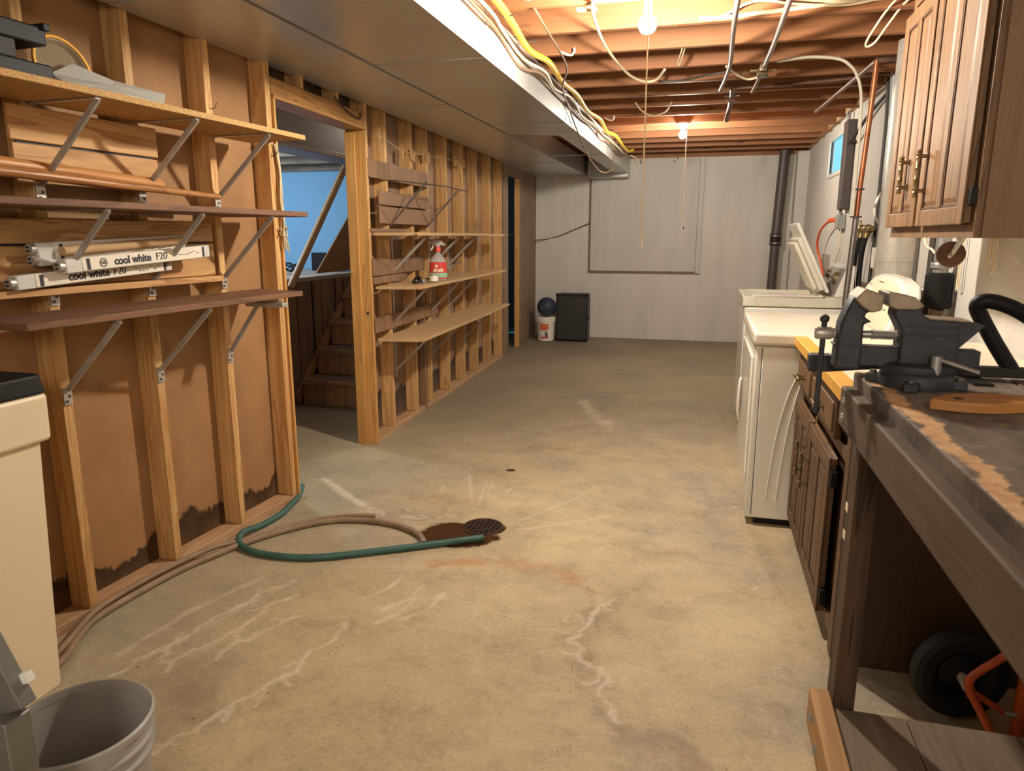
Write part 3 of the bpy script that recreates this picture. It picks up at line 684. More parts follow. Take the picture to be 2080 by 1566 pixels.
tag(MB().tube(cr([(-.80, 3.36, 2.35), (-.80, 3.6, 2.33), (-.83, 4.3, 2.31), (-.93, 4.7, 2.27), (-.97, 5.15, 2.22), (-.975, 5.6, 2.10), (-1.0, 6.3, 2.0), (-1.0, 7.0, 1.95), (-.98, 7.6, 2.02), (-.985, 7.8, 2.15), (-.985, 7.85, 2.30)], 6), .006, 6).build('hanging_wire', 'brown_cable', smooth=True), 'thin wire hanging in a long loop across the duct side', 'wire')
def cable(pts, r, label, mat='white_cable', name='ceiling_cable'):
    return tag(MB().tube(cr(pts, 6), r, 8).build(name, mat, smooth=True), label, 'cable')
cable([(-.09, 3.79, 2.372), (.02, 3.788, 2.366), (.2, 3.786, 2.374), (.45, 3.788, 2.388), (.65, 3.79, 2.396), (.88, 3.79, 2.405), (1.08, 3.79, 2.41)], .010, 'thick white cable stapled across the face of the second joist')
cable([(-.05, 3.77, 2.356), (.0, 3.772, 2.362), (.06, 3.765, 2.385), (.12, 3.76, 2.41), (.2, 3.76, 2.42), (.33, 3.76, 2.395), (.52, 3.762, 2.375), (.66, 3.76, 2.385), (.8, 3.765, 2.42), (.92, 3.765, 2.45)], .006, 'thin pale cable wandering across the joist below the upper one')
cable([(-.3, 3.41, 2.43), (-.08, 3.44, 2.44), (.07, 3.5, 2.43), (.2, 3.6, 2.40), (.33, 3.72, 2.405), (.5, 3.77, 2.40), (.7, 3.76, 2.43), (.82, 3.75, 2.47)], .006, 'pale cable crossing from the bulb joist towards the cabinet')
cable([(-.50, 3.2, 2.42), (-.535, 3.36, 2.34), (-.56, 3.6, 2.34), (-.57, 4.0, 2.335), (-.545, 4.4, 2.325), (-.50, 4.7, 2.315), (-.43, 4.85, 2.31), (-.36, 4.86, 2.32), (-.30, 4.72, 2.348)], .008, 'white cable drooping in a loop left of the bright bulb')
cable([(-.58, 5.8, 2.35), (-.53, 5.9, 2.30), (-.45, 6.0, 2.28), (-.36, 5.95, 2.30), (-.31, 5.85, 2.35)], .006, 'short white cable loop hanging between the two bulbs')
cable([(.80, 3.72, 2.42), (.74, 3.80, 2.36), (.705, 3.9, 2.30), (.69, 3.98, 2.26), (.70, 4.0, 2.245), (.73, 3.98, 2.26), (.76, 3.9, 2.31), (.80, 3.8, 2.37), (.86, 3.74, 2.42)], .005, 'pale looped cable hanging beside the top of the wall cabinet')
cable([(-.18, 4.26, 2.36), (-.21, 4.45, 2.325), (-.205, 4.5, 2.32), (-.17, 4.3, 2.36)], .004, 'tiny wire loop hung from the joist between the cable droop and the conduits')
for p, l in (((-.83, 3.34, 2.40), 'white plastic pipe hook on the nearest joist by yellow tubing'), ((-.80, 4.235, 2.37), 'white plastic pipe hook on a joist beyond yellow tubing'), ((-.85, 6.45, 2.35), 'far white pipe hook beside the yellow tubing')):
    x, y, z = p; tag(MB().tube([(x - .05, y, z), (x - .01, y - .01, z - .02), (x + .015, y - .02, z - .025), (x + .03, y - .02, z - .01), (x + .03, y - .02, z + .012)], .007, 8).build('pipe_hook', 'porcelain', smooth=True), l, 'hook', 'white pipe hooks')
tag(MB().box((-.62, 3.42, 2.345), (-.53, 3.46, 2.356)).build('cable_label', 'white_cable', bevel=.002), 'small pale tag on the drooping white cable', 'tag')
# conduits, valves and pipes
tag(MB().tube(cr([(.08, 2.9, 2.325), (.072, 3.8, 2.325), (.078, 4.5, 2.322), (.062, 4.9, 2.318), (.035, 5.25, 2.312)], 5), .013, 10).build('conduit', 'lead', smooth=True), 'grey conduit running along the joists, left of the pair', 'conduit')
v = thing('water_pipe', 'grey pipe with brass valve crossing beneath the joists, right of the pair', 'pipe', (.27, 4.2, 2.32))
MB().tube(cr([(.285, 2.9, 2.325), (.285, 4.0, 2.322), (.275, 4.55, 2.32), (.27, 4.7, 2.315)], 5), .0135, 10).build('pipe', 'lead', v, smooth=True)
b = MB(); b.cyl((.27, 4.66, 2.32), (.265, 4.86, 2.312), .022); b.cyl((.20, 4.75, 2.318), (.34, 4.75, 2.318), .010); b.ball((.27, 4.75, 2.312), .034); b.tube([(.265, 4.85, 2.31), (.25, 5.0, 2.28), (.235, 5.1, 2.26)], .012, 8); b.build('valve', 'brass', v, smooth=True)
MB().lathe([(.03, 0), (.034, .006), (.03, .012)], (.27, 4.75, 2.275), n=10).build('handwheel', 'steel', v, smooth=True)
v = thing('stop_valve', 'old tap with downward spout hanging from the joists mid ceiling', 'valve', (.12, 5.6, 2.3))
b = MB(); b.cyl((.10, 5.35, 2.335), (.50, 5.35, 2.338), .011); b.cyl((.115, 5.35, 2.335), (.118, 5.55, 2.305), .014); b.ball((.118, 5.56, 2.30), .026); b.tube(cr([(.118, 5.58, 2.30), (.115, 5.8, 2.28), (.105, 5.9, 2.24), (.10, 5.93, 2.205)], 4), [.018] * 12 + [.014], 10); b.build('body', 'copper_dull', v, smooth=True)
b = MB(); b.cyl((.07, 5.57, 2.325), (.17, 5.57, 2.325), .009); b.cyl((.118, 5.57, 2.30), (.118, 5.57, 2.335), .008); b.build('handle', 'steel', v, smooth=True)
tag(MB().tube(cr([(.10, 5.36, 2.342), (.5, 5.36, 2.348), (.85, 5.3, 2.352), (1.05, 5.2, 2.35)], 5), .011, 8).build('copper_line', 'copper_dull', smooth=True), 'dull copper line crossing under the joists to the right wall', 'pipe')
tag(MB().tube(cr([(-.36, 5.02, 2.34), (-.2, 5.0, 2.335), (-.03, 4.9, 2.34), (.1, 4.85, 2.345)], 5), .007, 8).build('copper_line', 'steel', smooth=True), 'short bright tube under the joists left of the old tap', 'pipe')
tag(MB().tube(cr([(.06, 4.72, 2.345), (.13, 4.85, 2.32), (.2, 4.95, 2.31), (.27, 4.9, 2.315)], 5), .007, 8).build('ceiling_cable', 'white_cable', smooth=True), 'short cable slung beneath the joists between conduit and brass valve', 'cable')
tag(MB().tube([(.79, 6.38, 2.32), (.885, 4.72, 2.33)], .015, 10).build('diagonal_pipe', 'copper_dull', smooth=True), 'dull copper pipe running back from the bright copper riser', 'pipe')
tag(MB().tube(cr([(.885, 4.72, 2.33), (1.0, 4.74, 2.335), (1.08, 4.9, 2.33)], 5), .016, 10).build('copper_line', 'copper_dull', smooth=True), 'greenish tarnished pipe joining the copper riser to the wall', 'pipe')
dr = thing('drain_riser', 'bright copper riser pipe standing behind the washer and dryer', 'pipe', (.86, 4.75, 0))
MB().tube(cr([(.884, 4.72, 2.33), (.880, 4.73, 2.1), (.872, 4.74, 1.85), (.864, 4.75, 1.60), (.860, 4.75, 1.45)], 4), .0155, 10).build('upper_pipe', 'copper', dr, smooth=True)
MB().tube([(.860, 4.75, 1.46), (.848, 4.76, 1.0), (.842, 4.77, .05)], .0175, 10).build('lower_pipe', 'steel', dr, smooth=True)
for z in (1.46, 1.62): MB().lathe([(.034, 0), (.034, .008)], (.858, 4.75, z), n=12).build('clip', 'dark_wire', dr)
tag(MB().tube(cr([(.34, 4.6, 2.33), (.5, 4.58, 2.34), (.66, 4.6, 2.325), (.73, 4.62, 2.29), (.775, 4.65, 2.24), (.81, 4.68, 2.15), (.825, 4.70, 1.98), (.828, 4.71, 1.8), (.83, 4.715, 1.6), (.835, 4.72, 1.47)], 5), .0085, 8).build('clear_hose', 'clear_hose', smooth=True), 'clear vinyl hose arching from the joists down beside copper riser', 'hose')

# ================================================================== SHELVES ON THE NEAR PARTITION
def bracket(sh, fr, s, z, arm, drop, brace_to=None, mat='zinc', tilt=0.0):
    br = MB(fr)
    if fr is FW: br.box((s - .009, .001, z - drop), (s + .009, .004, z))               # wall strap
    br.box((s - .010, .001, z - .004), (s + .010, arm, z))                 # arm under the shelf
    o = br.build('bracket', mat, sh)
    b = MB(fr); be = brace_to or (arm, z - .004)
    b.bar((s, .010, z - drop + .018), (s, be[0], be[1]), .017, .010, up=(1, 0, 0)); b.box((s - .016, .001, z - drop - .035), (s + .016, .006, z - drop + .025))
    k = b.build('brace', mat, o)
    b = MB(fr)
    for dz, dx in ((-.005, .005), (-.022, -.006)): b.cyl((s + dx, .006, z - drop + dz), (s + dx, .009, z - drop + dz), .0045, 8)
    b.build('screw', 'dark_wire', o)
sh1 = thing('wall_shelf', 'yellow chipboard shelf, topmost on the near stud wall', 'shelf', tuple(nw(.4, .15, 1.76)), 'shelves on the near stud wall')
MB(NW).box((-.95, .004, 1.759), (1.165, .30, 1.779)).build('board', 'chip', sh1, bevel=.0015, seg=1)
for s in (.129, .536, .935): bracket(sh1, NW, s, 1.758, .285, .265)
sh2 = thing('wall_shelf', 'red brown board shelf, middle of three on near stud wall', 'shelf', tuple(nw(.4, .15, 1.43)), 'shelves on the near stud wall')
MB(NW).prism([(-.95, .004, 1.434), (1.20, .004, 1.434), (1.165, .29, 1.434), (-.95, .29, 1.434)], (0, 0, .022)).build('board', 'redwood_y', sh2, bevel=.003)
for s in (.129, .536, .935): bracket(sh2, NW, s, 1.433, .275, .272)
sh3 = thing('wall_shelf', 'red brown board shelf, lowest on near stud wall above the softener', 'shelf', tuple(nw(.4, .15, 1.09)), 'shelves on the near stud wall')
MB(NW).prism([(-.19, .004, 1.090), (1.15, .004, 1.090), (1.10, .285, 1.090), (-.19, .285, 1.090)], (0, 0, .022)).build('board', 'redwood_y', sh3, bevel=.003)
for s in (.129, .536): bracket(sh3, NW, s, 1.089, .27, .265)
bracket(sh3, NW, .935, 1.085, .30, .25, brace_to=(.17, 1.062))
MB(NW).box((.915, .12, 1.055), (.955, .31, 1.075)).build('loose_arm', 'zinc', sh3, bevel=.003)
# plank offcuts behind the near shelves
def offcut(name, label, s0, s1, rows, d0, ledge=None):
    t = thing(name, label, 'panel', tuple(nw((s0 + s1) / 2, d0, rows[0][0])))
    for z0, z1 in rows: MB(NW).box((s0 + random.uniform(-.004, .004), d0, z0), (s1 + random.uniform(-.004, .004), d0 + .014, z1)).build('plank', 'plank_y', t, bevel=.0025, seg=1)
    MB(NW).box((s0 + .02, d0 - .002, rows[0][0] + .01), (s1 - .02, d0 + .003, rows[-1][1] - .01)).build('backing_sheet', 'ink', t)
    return t
offcut('plank_panel', 'short oak plank panel standing on the middle near shelf behind poles', .045, .615, ((1.513, 1.632), (1.640, 1.745)), .004)
t = offcut('plank_panel', 'long oak plank panel behind the white lamp cartons', -.9, .872, ((1.19, 1.32), (1.328, 1.405)), .004)
MB(NW).box((-.9, .004, 1.165), (.872, .06, 1.188)).build('ledge', 'plank_y', t, bevel=.002)
# two poles lying behind the braces
tag(MB(NW).tube([(-.9, .045, 1.60), (.0, .045, 1.562), (.585, .045, 1.540), (.60, .045, 1.5395)], [.021, .021, .021, .008], 12).build('wooden_pole', 'pole', smooth=True), 'thick round wooden pole with rounded end on the middle near shelf', 'pole')
tag(MB(NW).tube([(-.9, .085, 1.55), (.0, .085, 1.535), (.85, .085, 1.508)], [.016, .016, .011], 12).build('broom_handle', 'pole', smooth=True), 'thinner long broom handle lying below the thick pole', 'pole')
# lamp cartons
def carton(label, s0, z0, s1, z1, d, h, sockets, words=None):
    t = thing('lamp_carton', label, 'carton', tuple(nw((s0 + s1) / 2, d, (z0 + z1) / 2)), 'fluorescent lamp cartons on the near shelf')
    a, e = Vector((s0, d, z0)), Vector((s1, d, z1)); u = (e - a).normalized(); up = Vector((-u.z, 0, u.x)); dp = .036
    b = MB(NW); D = Vector((0, dp, 0)); H = up * h
    p0, p1 = a + u * .055, e - u * .03
    b.hexa([p0, p1, p1 + D, p0 + D, p0 + H, p1 + H, p1 + D + H, p0 + D + H]); b.build('sleeve', 'carton', t, bevel=.004)
    b = MB(NW); p0, p1 = a - u * .003, a + u * .0545; b.hexa([p0, p1, p1 + D, p0 + D, p0 + H, p1 + H, p1 + D + H, p0 + D + H]); b.build('clear_end', 'milky', t, bevel=.003)
    b = MB(NW); p0, p1 = e - u * .0295, e + u * .004; b.hexa([p0, p1, p1 + D, p0 + D, p0 + H, p1 + H, p1 + D + H, p0 + D + H]); b.build('clear_end', 'milky', t, bevel=.003)
    n = sockets
    for k in range(n):
        c = a + D * .5 + up * (h * (k + .5) / n); r = min(.017, h / n * .46)
        MB(NW).cyl(c - u * .02, c + u * .05, r, 16).build('lamp_cap', 'zinc', t, smooth=True)
        b = MB(NW)
        for q in (-.006, .006): b.cyl(c - u * .026 + up * q, c - u * .0195 + up * q, .0035, 8)
        b.build('lamp_pin', 'ink', t)
    X = (NW(u) - NW(Vector())); Y = NW(up) - NW(Vector())
    f = a + D + Vector((0, .0006, 0)) + up * h * .5
    def at(k): return NW(f + u * k)
    L = (e - a).length
    if words:
        text('lettering', words[0], .037, at(L * .41), X, Y, 'ink', t, .0011)
        text('lettering', words[1], .037, at(L * .612), X, Y, 'ink', t, 0)
        if words[2]:
            c = f + u * (L * .215); b = MB(NW)
            b.tube([c + u * .013 * math.cos(q) + up * .013 * math.sin(q) for q in np.linspace(0, 2 * math.pi, 21)[:-1]], .0016, 5, closed=True)
            b.build('emblem', 'ink', t); text('emblem', 'GE', .014, NW(c), X, Y, 'ink', t, .0004)
            b = MB(NW); q = f + u * (L * .66) - up * .008; b.hexa([q, q + u * .04, q + u * .04 + Vector((0, .0008, 0)), q + Vector((0, .0008, 0)), q + up * .018, q + u * .04 + up * .018, q + u * .04 + up * .018 + Vector((0, .0008, 0)), q + up * .018 + Vector((0, .0008, 0))]); b.build('price_sticker', 'ink_cream', t)
    for k, wd in ((.115, .012), (.94, .010)):
        b = MB(NW); q = f + u * (L * k) - up * h * .40; D2 = Vector((0, .0008, 0)); hh = up * h * .8; ww = u * wd
        b.hexa([q, q + ww, q + ww + D2, q + D2, q + hh, q + ww + hh, q + ww + D2 + hh, q + D2 + hh]); b.build('print_block', 'ink', t)
    b = MB(NW)
    for k in range(7):
        q = f + u * (L * (.72 + .028 * k)) + up * random.uniform(-.012, .006); D2 = Vector((0, .0007, 0)); ww = u * random.uniform(.008, .014); hh = up * .0022
        b.hexa([q, q + ww, q + ww + D2, q + D2, q + hh, q + ww + hh, q + ww + D2 + hh, q + D2 + hh])
    b.build('print_lines', 'ink', t)
    return t
carton('white lamp carton at the back with two lamp ends showing on its left', .045, 1.258, .655, 1.283, .035, .072, 2)
carton('white lamp carton in front marked cool white with round emblem', .09, 1.234, .722, 1.270, .088, .046, 1, ('cool white', 'F20', True))
carton('lowest white lamp carton, half hidden beneath the marked one', -.045, 1.1895, .560, 1.224, .0475, .044, 1, ('cool white', 'F20', False))
tag(MB(NW).cyl((.11, .086, 1.304), (.645, .080, 1.336), .015, 16).build('cardboard_tube', 'kraft', smooth=True), 'brown cardboard tube lying between the white lamp cartons', 'tube')
# things on the top shelf
bb = thing('black_case', 'black moulded plastic bracket case at the left end of top shelf', 'case', tuple(nw(-.1, .15, 1.78)))
b = MB(NW); b.box((-.6, .04, 1.7795), (.055, .21, 1.835)); b.build('base', 'black', bb, bevel=.006)
b = MB(NW); b.box((-.6, .06, 1.835), (-.045, .20, 1.89)); b.build('middle', 'black_dust', bb, bevel=.004)
b = MB(NW); b.box((-.6, .04, 1.884), (.045, .21, 1.935)); b.build('lid', 'black', bb, bevel=.006)
b = MB(NW); b.box((.03, .03, 1.925), (.052, .22, 1.945)); b.build('rim', 'black', bb, bevel=.003)
b = MB(NW); b.box((.056, .05, 1.78), (.059, .20, 1.835)); b.build('end_plate', 'zinc', bb)
cl = thing('plastic_cover', 'round smoky plastic cover standing on edge on top near shelf', 'cover', tuple(nw(.21, .06, 1.78)))
o = nw(.215, .045, 1.865); ax = NW(Vector((.0, 1, .22))) - NW(Vector())
MB().lathe([(.0, .0), (.085, .002), (.092, .012), (.10, .014), (.10, .02), (.088, .02), (.08, .008), (0, .006)], o, ax, 40).build('disc', 'clear_grey', cl, smooth=True)
MB().lathe([(.094, .014), (.102, .015), (.102, .024), (.094, .024), (.094, .014)], o, ax, 40, cap=False).build('rim', 'yellow_lam', cl, smooth=True)
b = MB(NW); b.tube(cr([(.165, .075, 1.80), (.17, .085, 1.83), (.205, .09, 1.842), (.24, .085, 1.83), (.245, .075, 1.80)], 5), .005, 8); b.build('handle', 'milky', cl, smooth=True)
b = MB(NW); b.prism([(.07, .14, 1.781), (.10, .26, 1.781), (.43, .28, 1.781), (.53, .15, 1.781), (.30, .08, 1.781)], (0, 0, .003))
b.bm.verts.ensure_lookup_table()
sheet = MB(NW)
P = [(.03, .27, 1.785), (.12, .275, 1.783), (.25, .285, 1.784), (.40, .275, 1.786), (.49, .20, 1.835), (.36, .11, 1.86), (.245, .07, 1.892), (.12, .12, 1.835)]
c = sheet.v((.28, .19, 1.825)); vs = [sheet.v(p) for p in P]
for i in range(8): sheet.face([c, vs[i], vs[(i + 1) % 8]])
so_ = sheet.build('plastic_sheet', 'milky', smooth=False); md = so_.modifiers.new('t', 'SOLIDIFY'); md.thickness = .003; b.bm.free()
tag(so_, 'folded grey plastic sheet lying at the front of top shelf', 'sheet')
tag(MB(NW).ball((.10, .12, 1.798), .022, 10).build('small_knob', 'black_dust', smooth=True), 'small dark knob between the black case and smoky cover', 'knob')
# rope on the door post
rp = thing('rope', 'pale knotted rope hanging on the door post', 'rope', tuple(nw(1.36, .02, 1.4)))
for k in range(3):
    MB(NW).tube(cr([(1.335 + .01 * k, .012, 1.775), (1.352 + .004 * k, .02, 1.65), (1.342 + .008 * k, .022, 1.52), (1.356 + .003 * k, .022, 1.43), (1.36, .022, 1.385)], 5), .0035, 6).build('strand', 'rope', rp, smooth=True)
b = MB(NW); b.tube(cr([(1.35 + .018 * math.cos(a), .024 + .008 * math.sin(2 * a), 1.375 + .022 * math.sin(a * 1.5)) for a in np.linspace(0, 9, 14)], 3), .004, 6); b.build('knot', 'rope', rp, smooth=True)
for k in range(3): MB(NW).tube(cr([(1.352, .024, 1.37), (1.345 + .012 * k, .026, 1.33), (1.352 + .015 * k, .024, 1.29 - .01 * k)], 4), .0035, 6).build('tail', 'rope', rp, smooth=True)
tag(MB(NW).tube(cr([(1.30, .0, 1.775), (1.32, .02, 1.785), (1.345, .01, 1.79), (1.36, .03, 1.80)], 4), .003, 6).build('wire_twist', 'dark_wire', smooth=True), 'bent wire twist at the right end of top shelf', 'wire')

# ================================================================== SHELVES ON THE FAR PARTITION
for (z, lab, s1) in ((1.374, 'pale chipboard shelf, topmost on the far stud wall', 2.57), (1.035, 'pale chipboard shelf, middle on the far stud wall, holding spray bottle', 2.62), (.695, 'pale chipboard shelf, lowest on the far stud wall, empty', 2.72)):
    t = thing('wall_shelf', lab, 'shelf', tuple(fw(1.2, .15, z)), 'shelves on the far stud wall')
    w = .29 if z > .8 else .305
    MB(FW).prism([(.055, .005, z - .020), (1.9, .005, z - .020), (1.9, w, z - .020), (.10, w, z - .020)], (0, 0, .02)).build('board', 'chip_pale' if z < .8 else 'chip_pale', t, bevel=.0015, seg=1)
    MB(FW).box((1.903, .005, z - .024), (s1, w - .03, z - .004)).build('board', 'chip_pale', t, bevel=.0015, seg=1)
    ed = MB(FW); ed.box((.075, w, z - .0195), (.095 + .15, w + .0006, z - .0005)); ed.build('edge_patch', 'chip', t)
    for s in (.36, 1.115, 2.045 if z < .8 else 1.586): bracket(t, FW, s, z - .021, .25, .255)
    if z > 1.2:
        for s in (.312, 1.04):
            b = MB(FW); b.bar((s, .012, z + .045), (s, .28, z + .325), .012, .010, up=(1, 0, 0)); b.build('brace', 'steel', t)
        b = MB(FW); b.tube(cr([(.33, .02, z + .34), (.55, .16, z + .33), (.8, .25, z + .325), (1.3, .26, z + .32)], 4), .004, 6); b.build('tie_wire', 'dark_wire', t, smooth=True)
# spray bottle
sb = thing('spray_bottle', 'pink labelled trigger spray bottle on the middle far shelf', 'bottle', tuple(fw(.72, .2, 1.036)))
o = fw(.74, .2, 1.036); oy = -Vector((-o.x, -o.y, 0)).normalized(); ox = Vector((oy.y, -oy.x, 0))
def squash(prof, k=.62, n=24):
    m = MB(lambda p: o + ox * p.x * 1.12 + oy * p.y * 1.12 * k + Vector((0, 0, p.z))); m.lathe(prof, (0, 0, 0), n=n); return m
squash([(0, .0), (.048, .0), (.054, .008), (.056, .06), (.053, .13), (.045, .158), (.020, .185), (.014, .20), (.014, .212), (0, .212)]).build('bottle', 'clear_bottle', sb, smooth=True)
squash([(.0550, .012), (.0575, .06), (.0545, .132), (.0535, .132), (.0545, .012)]).build('label', 'label_red', sb, smooth=True)
squash([(.0572, .022), (.0586, .055), (.0576, .055), (.0562, .022)]).build('label_patch', 'label_green', sb, smooth=True)
MB().lathe([(0, .205), (.019, .205), (.019, .235), (.015, .242), (0, .242)], o, n=18).build('collar', 'red', sb, smooth=True)
b = MB(lambda p: o + ox * p.x + oy * p.y + Vector((0, 0, p.z)))
b.prism([(-.062, -.010, .262), (-.058, -.010, .275), (-.02, -.010, .288), (.02, -.010, .286), (.055, -.010, .256), (.052, -.010, .246), (.02, -.010, .252), (.012, -.010, .240), (-.012, -.010, .240), (-.018, -.010, .256)], (0, .02, 0)); b.build('trigger_head', 'clear_bottle', sb, bevel=.003)
b = MB(lambda p: o + ox * p.x + oy * p.y + Vector((0, 0, p.z))); b.tube(cr([(-.03, 0, .262), (-.036, 0, .24), (-.05, 0, .215)], 4), .006, 8); b.build('trigger', 'porcelain', sb, smooth=True)
cv = -(Vector((o.x, o.y, 0))).normalized(); tx = Vector((-cv.y, cv.x, 0))
text('lettering', 'dreft', .038, Vector(o) + cv * .0425 + Vector((0, 0, .074)), tx, (0, 0, 1), 'ink_cream', sb, .0012)
MB().ball(Vector(o) + cv * .031 + tx * (-.014) + Vector((0, 0, .102)), .013, 10).build('label_motif', 'ink_cream', sb, smooth=True)
# tape roll, black clamp, saw on the same shelf
tr = thing('tape_roll', 'silver tape roll in front of the spray bottle', 'tape', tuple(fw(.52, .24, 1.036)))
o2 = fw(.535, .235, 1.0365); rt = Vector((ox.x, ox.y, 0)) + Vector((0, 0, .0))
MB().lathe([(.016, 0), (.030, 0), (.031, .004), (.031, .046), (.030, .05), (.016, .05), (.016, 0)], o2, (0, 0, 1), 24, cap=False).build('roll', 'galv', tr, smooth=True)
MB().lathe([(.0315, .008), (.0315, .042)], o2, (0, 0, 1), 24, cap=False).build('wrapper', 'label_white', tr, smooth=True)
cl = thing('clamp', 'small black spring clamp lying left of the tape roll', 'clamp', tuple(fw(.36, .2, 1.036)))
b = MB(FW); b.tube(cr([(.30, .17, 1.045), (.33, .18, 1.075), (.36, .19, 1.06), (.42, .2, 1.045)], 4), .009, 8); b.tube(cr([(.29, .19, 1.045), (.32, .2, 1.05), (.36, .2, 1.07), (.33, .2, 1.085)], 4), .007, 8); b.build('jaws', 'black', cl, smooth=True)
MB(FW).box((.39, .17, 1.037), (.44, .21, 1.062)).build('pad', 'galv', cl, bevel=.004)
sw = thing('hand_saw', 'grey bladed trowel tool behind spray bottle with raised handle', 'tool', tuple(fw(1.0, .15, 1.036)))
b = MB(FW); b.prism([(.80, .17, 1.037), (1.02, .17, 1.037), (1.12, .17, 1.115), (.82, .17, 1.085)], (0, .002, 0)); b.build('blade', 'grey_metal', sw)
b = MB(FW); b.bar((.80, .172, 1.088), (1.14, .172, 1.122), .012, .010); b.build('spine', 'zinc', sw)
b = MB(FW); b.bar((1.12, .172, 1.120), (1.40, .172, 1.145), .014, .012); b.build('handle', 'steel', sw, bevel=.002)
# clothespins along the far wall
pins = [(.187, 1.98, 0), (.58, 1.91, 0), (.765, 1.92, .2), (.80, 1.913, -.2), (.83, 1.912, .1), (1.06, 1.935, .2), (1.10, 1.94, -.25), (1.17, 1.935, .1), (1.205, 1.94, -.1), (1.86, 1.98, .1), (1.90, 1.985, -.15), (1.95, 1.98, .2), (2.0, 1.98, -.1), (2.06, 1.985, .15), (2.11, 1.985, -.2)]
PINL = ['lone dark clothespin on the first far stud beside the doorway', 'lone clothespin on the second far stud above panel strip', 'left clothespin of the three pegged right of second stud', 'middle clothespin of the three pegged right of second stud', 'right clothespin of the three pegged right of second stud',
        'first clothespin from left of four near the third far stud', 'second clothespin from left of four near the third far stud', 'third clothespin from left of four near the third far stud', 'fourth clothespin from left of four near the third far stud'] + [q + ' clothespin from left in the farthest cluster of six' for q in ('first', 'second', 'third', 'fourth', 'fifth', 'sixth')]
for i, (s, z, tl) in enumerate(pins):
    dd = .002 if any(abs(s - q - .02) < .04 for q in (.292, .762, 1.095, 2.026)) or i < 2 else -.02
    t = thing('clothespin', PINL[i], 'clothespin', tuple(fw(s, dd, z)), 'clothespins on the far stud wall')
    def PF(p, s=s, z=z, tl=tl, dd=dd): return fw(s + p.x * math.cos(tl) - p.z * math.sin(tl), dd + p.y, z + p.x * math.sin(tl) + p.z * math.cos(tl))
    MB(PF).prism([(-.011, .002, -.04), (-.001, .002, -.04), (-.002, .002, .01), (-.014, .002, .042), (-.019, .002, .042)], (0, .012, 0)).build('prong', 'peg', t)
    MB(PF).prism([(.001, .002, -.04), (.011, .002, -.04), (.019, .002, .042), (.014, .002, .042), (.002, .002, .01)], (0, .012, 0)).build('prong', 'peg', t)
    MB(PF).cyl((-.008, .008, 0), (.008, .008, 0), .004, 8).build('spring', 'steel', t)
tag(MB(FW).tube([(.15, .006, 1.985), (.6, .004, 1.925), (1.1, .004, 1.95), (2.15, .004, 1.995)], .002, 6).build('peg_line', 'rope'), 'thin line strung high across the far studs carrying clothespins', 'line')
b = MB(FW)
for k in range(5): b.tube(cr([(1.6 + .014 * math.cos(a + k), .006 + .02 * abs(math.sin(a)), 1.245 + .03 * k * .5 + .03 * math.sin(a * 1.3 + k)) for a in np.linspace(0, 6, 9)], 3), .004, 5)
tag(b.build('twine', 'green_rope', smooth=True), 'olive twine bundle tied to a stud above the spray bottle', 'twine')

# ================================================================== BACK OF THE ROOM
ap = thing('access_panel', 'large painted plywood panel covering an opening in the back wall', 'panel', (-.8, 9.58, .89))
MB().box((-1.49, 9.572, .90), (-.125, 9.594, 2.36)).build('board', 'panelboard', ap, bevel=.003)
MB().box((-1.515, 9.578, .872), (-.07, 9.598, .898)).build('edge_strip', 'brown_cable', ap)
MB().box((-1.512, 9.578, .90), (-1.492, 9.598, 2.36)).build('edge_strip', 'brown_cable', ap)
MB().box((-.122, 9.560, .88), (-.06, 9.598, 2.36)).build('edge_post', 'panelboard', ap, bevel=.003)
MB().box((-.125, 9.574, .88), (-.1225, 9.598, 2.36)).build('edge_gap', 'ink', ap)
for x, z in ((-.86, 2.30), (-.86, 2.27), (-.44, 2.28), (-.40, 2.31)): MB().cyl((x, 9.55, z), (x, 9.573, z), .012, 10).build('turn_button', 'brown_cable', ap)
MB().box((-.30, 9.565, 1.44), (-.285, 9.574, 1.47)).build('keyhole', 'ink', ap)
vp = thing('vent_pipe', 'dark vertical drain pipe with a clamped coupling against the back wall', 'pipe', (.82, 9.45, 0))
MB().tube([(.80, 9.45, 0), (.82, 9.45, 1.3)], .052, 18).build('lower_pipe', 'dark_grey', vp, smooth=True)
MB().tube([(.82, 9.45, 1.3), (.86, 9.45, 2.5)], .058, 18).build('upper_pipe', 'dark_grey', vp, smooth=True)
MB().lathe([(.066, -.07), (.068, -.06), (.064, -.05), (.064, .05), (.068, .06), (.066, .07)], (.821, 9.45, 1.31), n=20).build('coupling', 'rubber', vp, smooth=True)
for z in (1.265, 1.355): MB().lathe([(.067, -.012), (.0695, -.008), (.0695, .008), (.067, .012)], (.821, 9.45, z), n=20).build('hose_clamp', 'steel', vp, smooth=True)
tk = thing('trunk', 'black vinyl trunk standing on end against the back wall', 'trunk', (-1.63, 9.2, 0))
MB().box((-1.845, 9.10, .01), (-1.435, 9.33, .62)).build('body', 'vinyl', tk, bevel=.02, seg=3)
for x in (-1.845, -1.448): MB().box((x, 9.09, .02), (x + .013, 9.10, .61)).build('edge_binding', 'rubber', tk, bevel=.003)
for z in (.02, .595): MB().box((-1.84, 9.088, z), (-1.44, 9.10, z + .015)).build('edge_binding', 'rubber', tk, bevel=.003)
for x, z in ((-1.845, .01), (-1.465, .01), (-1.845, .59), (-1.465, .59)): MB().box((x - .004, 9.082, z - .002), (x + .034, 9.12, z + .034)).build('corner_cap', 'black', tk, bevel=.006)
MB().box((-1.446, 9.12, .28), (-1.428, 9.22, .33)).build('latch', 'black', tk, bevel=.004)
bk = thing('pail', 'small white lidded pail with an orange label in the far left corner', 'pail', (-1.94, 9.05, 0))
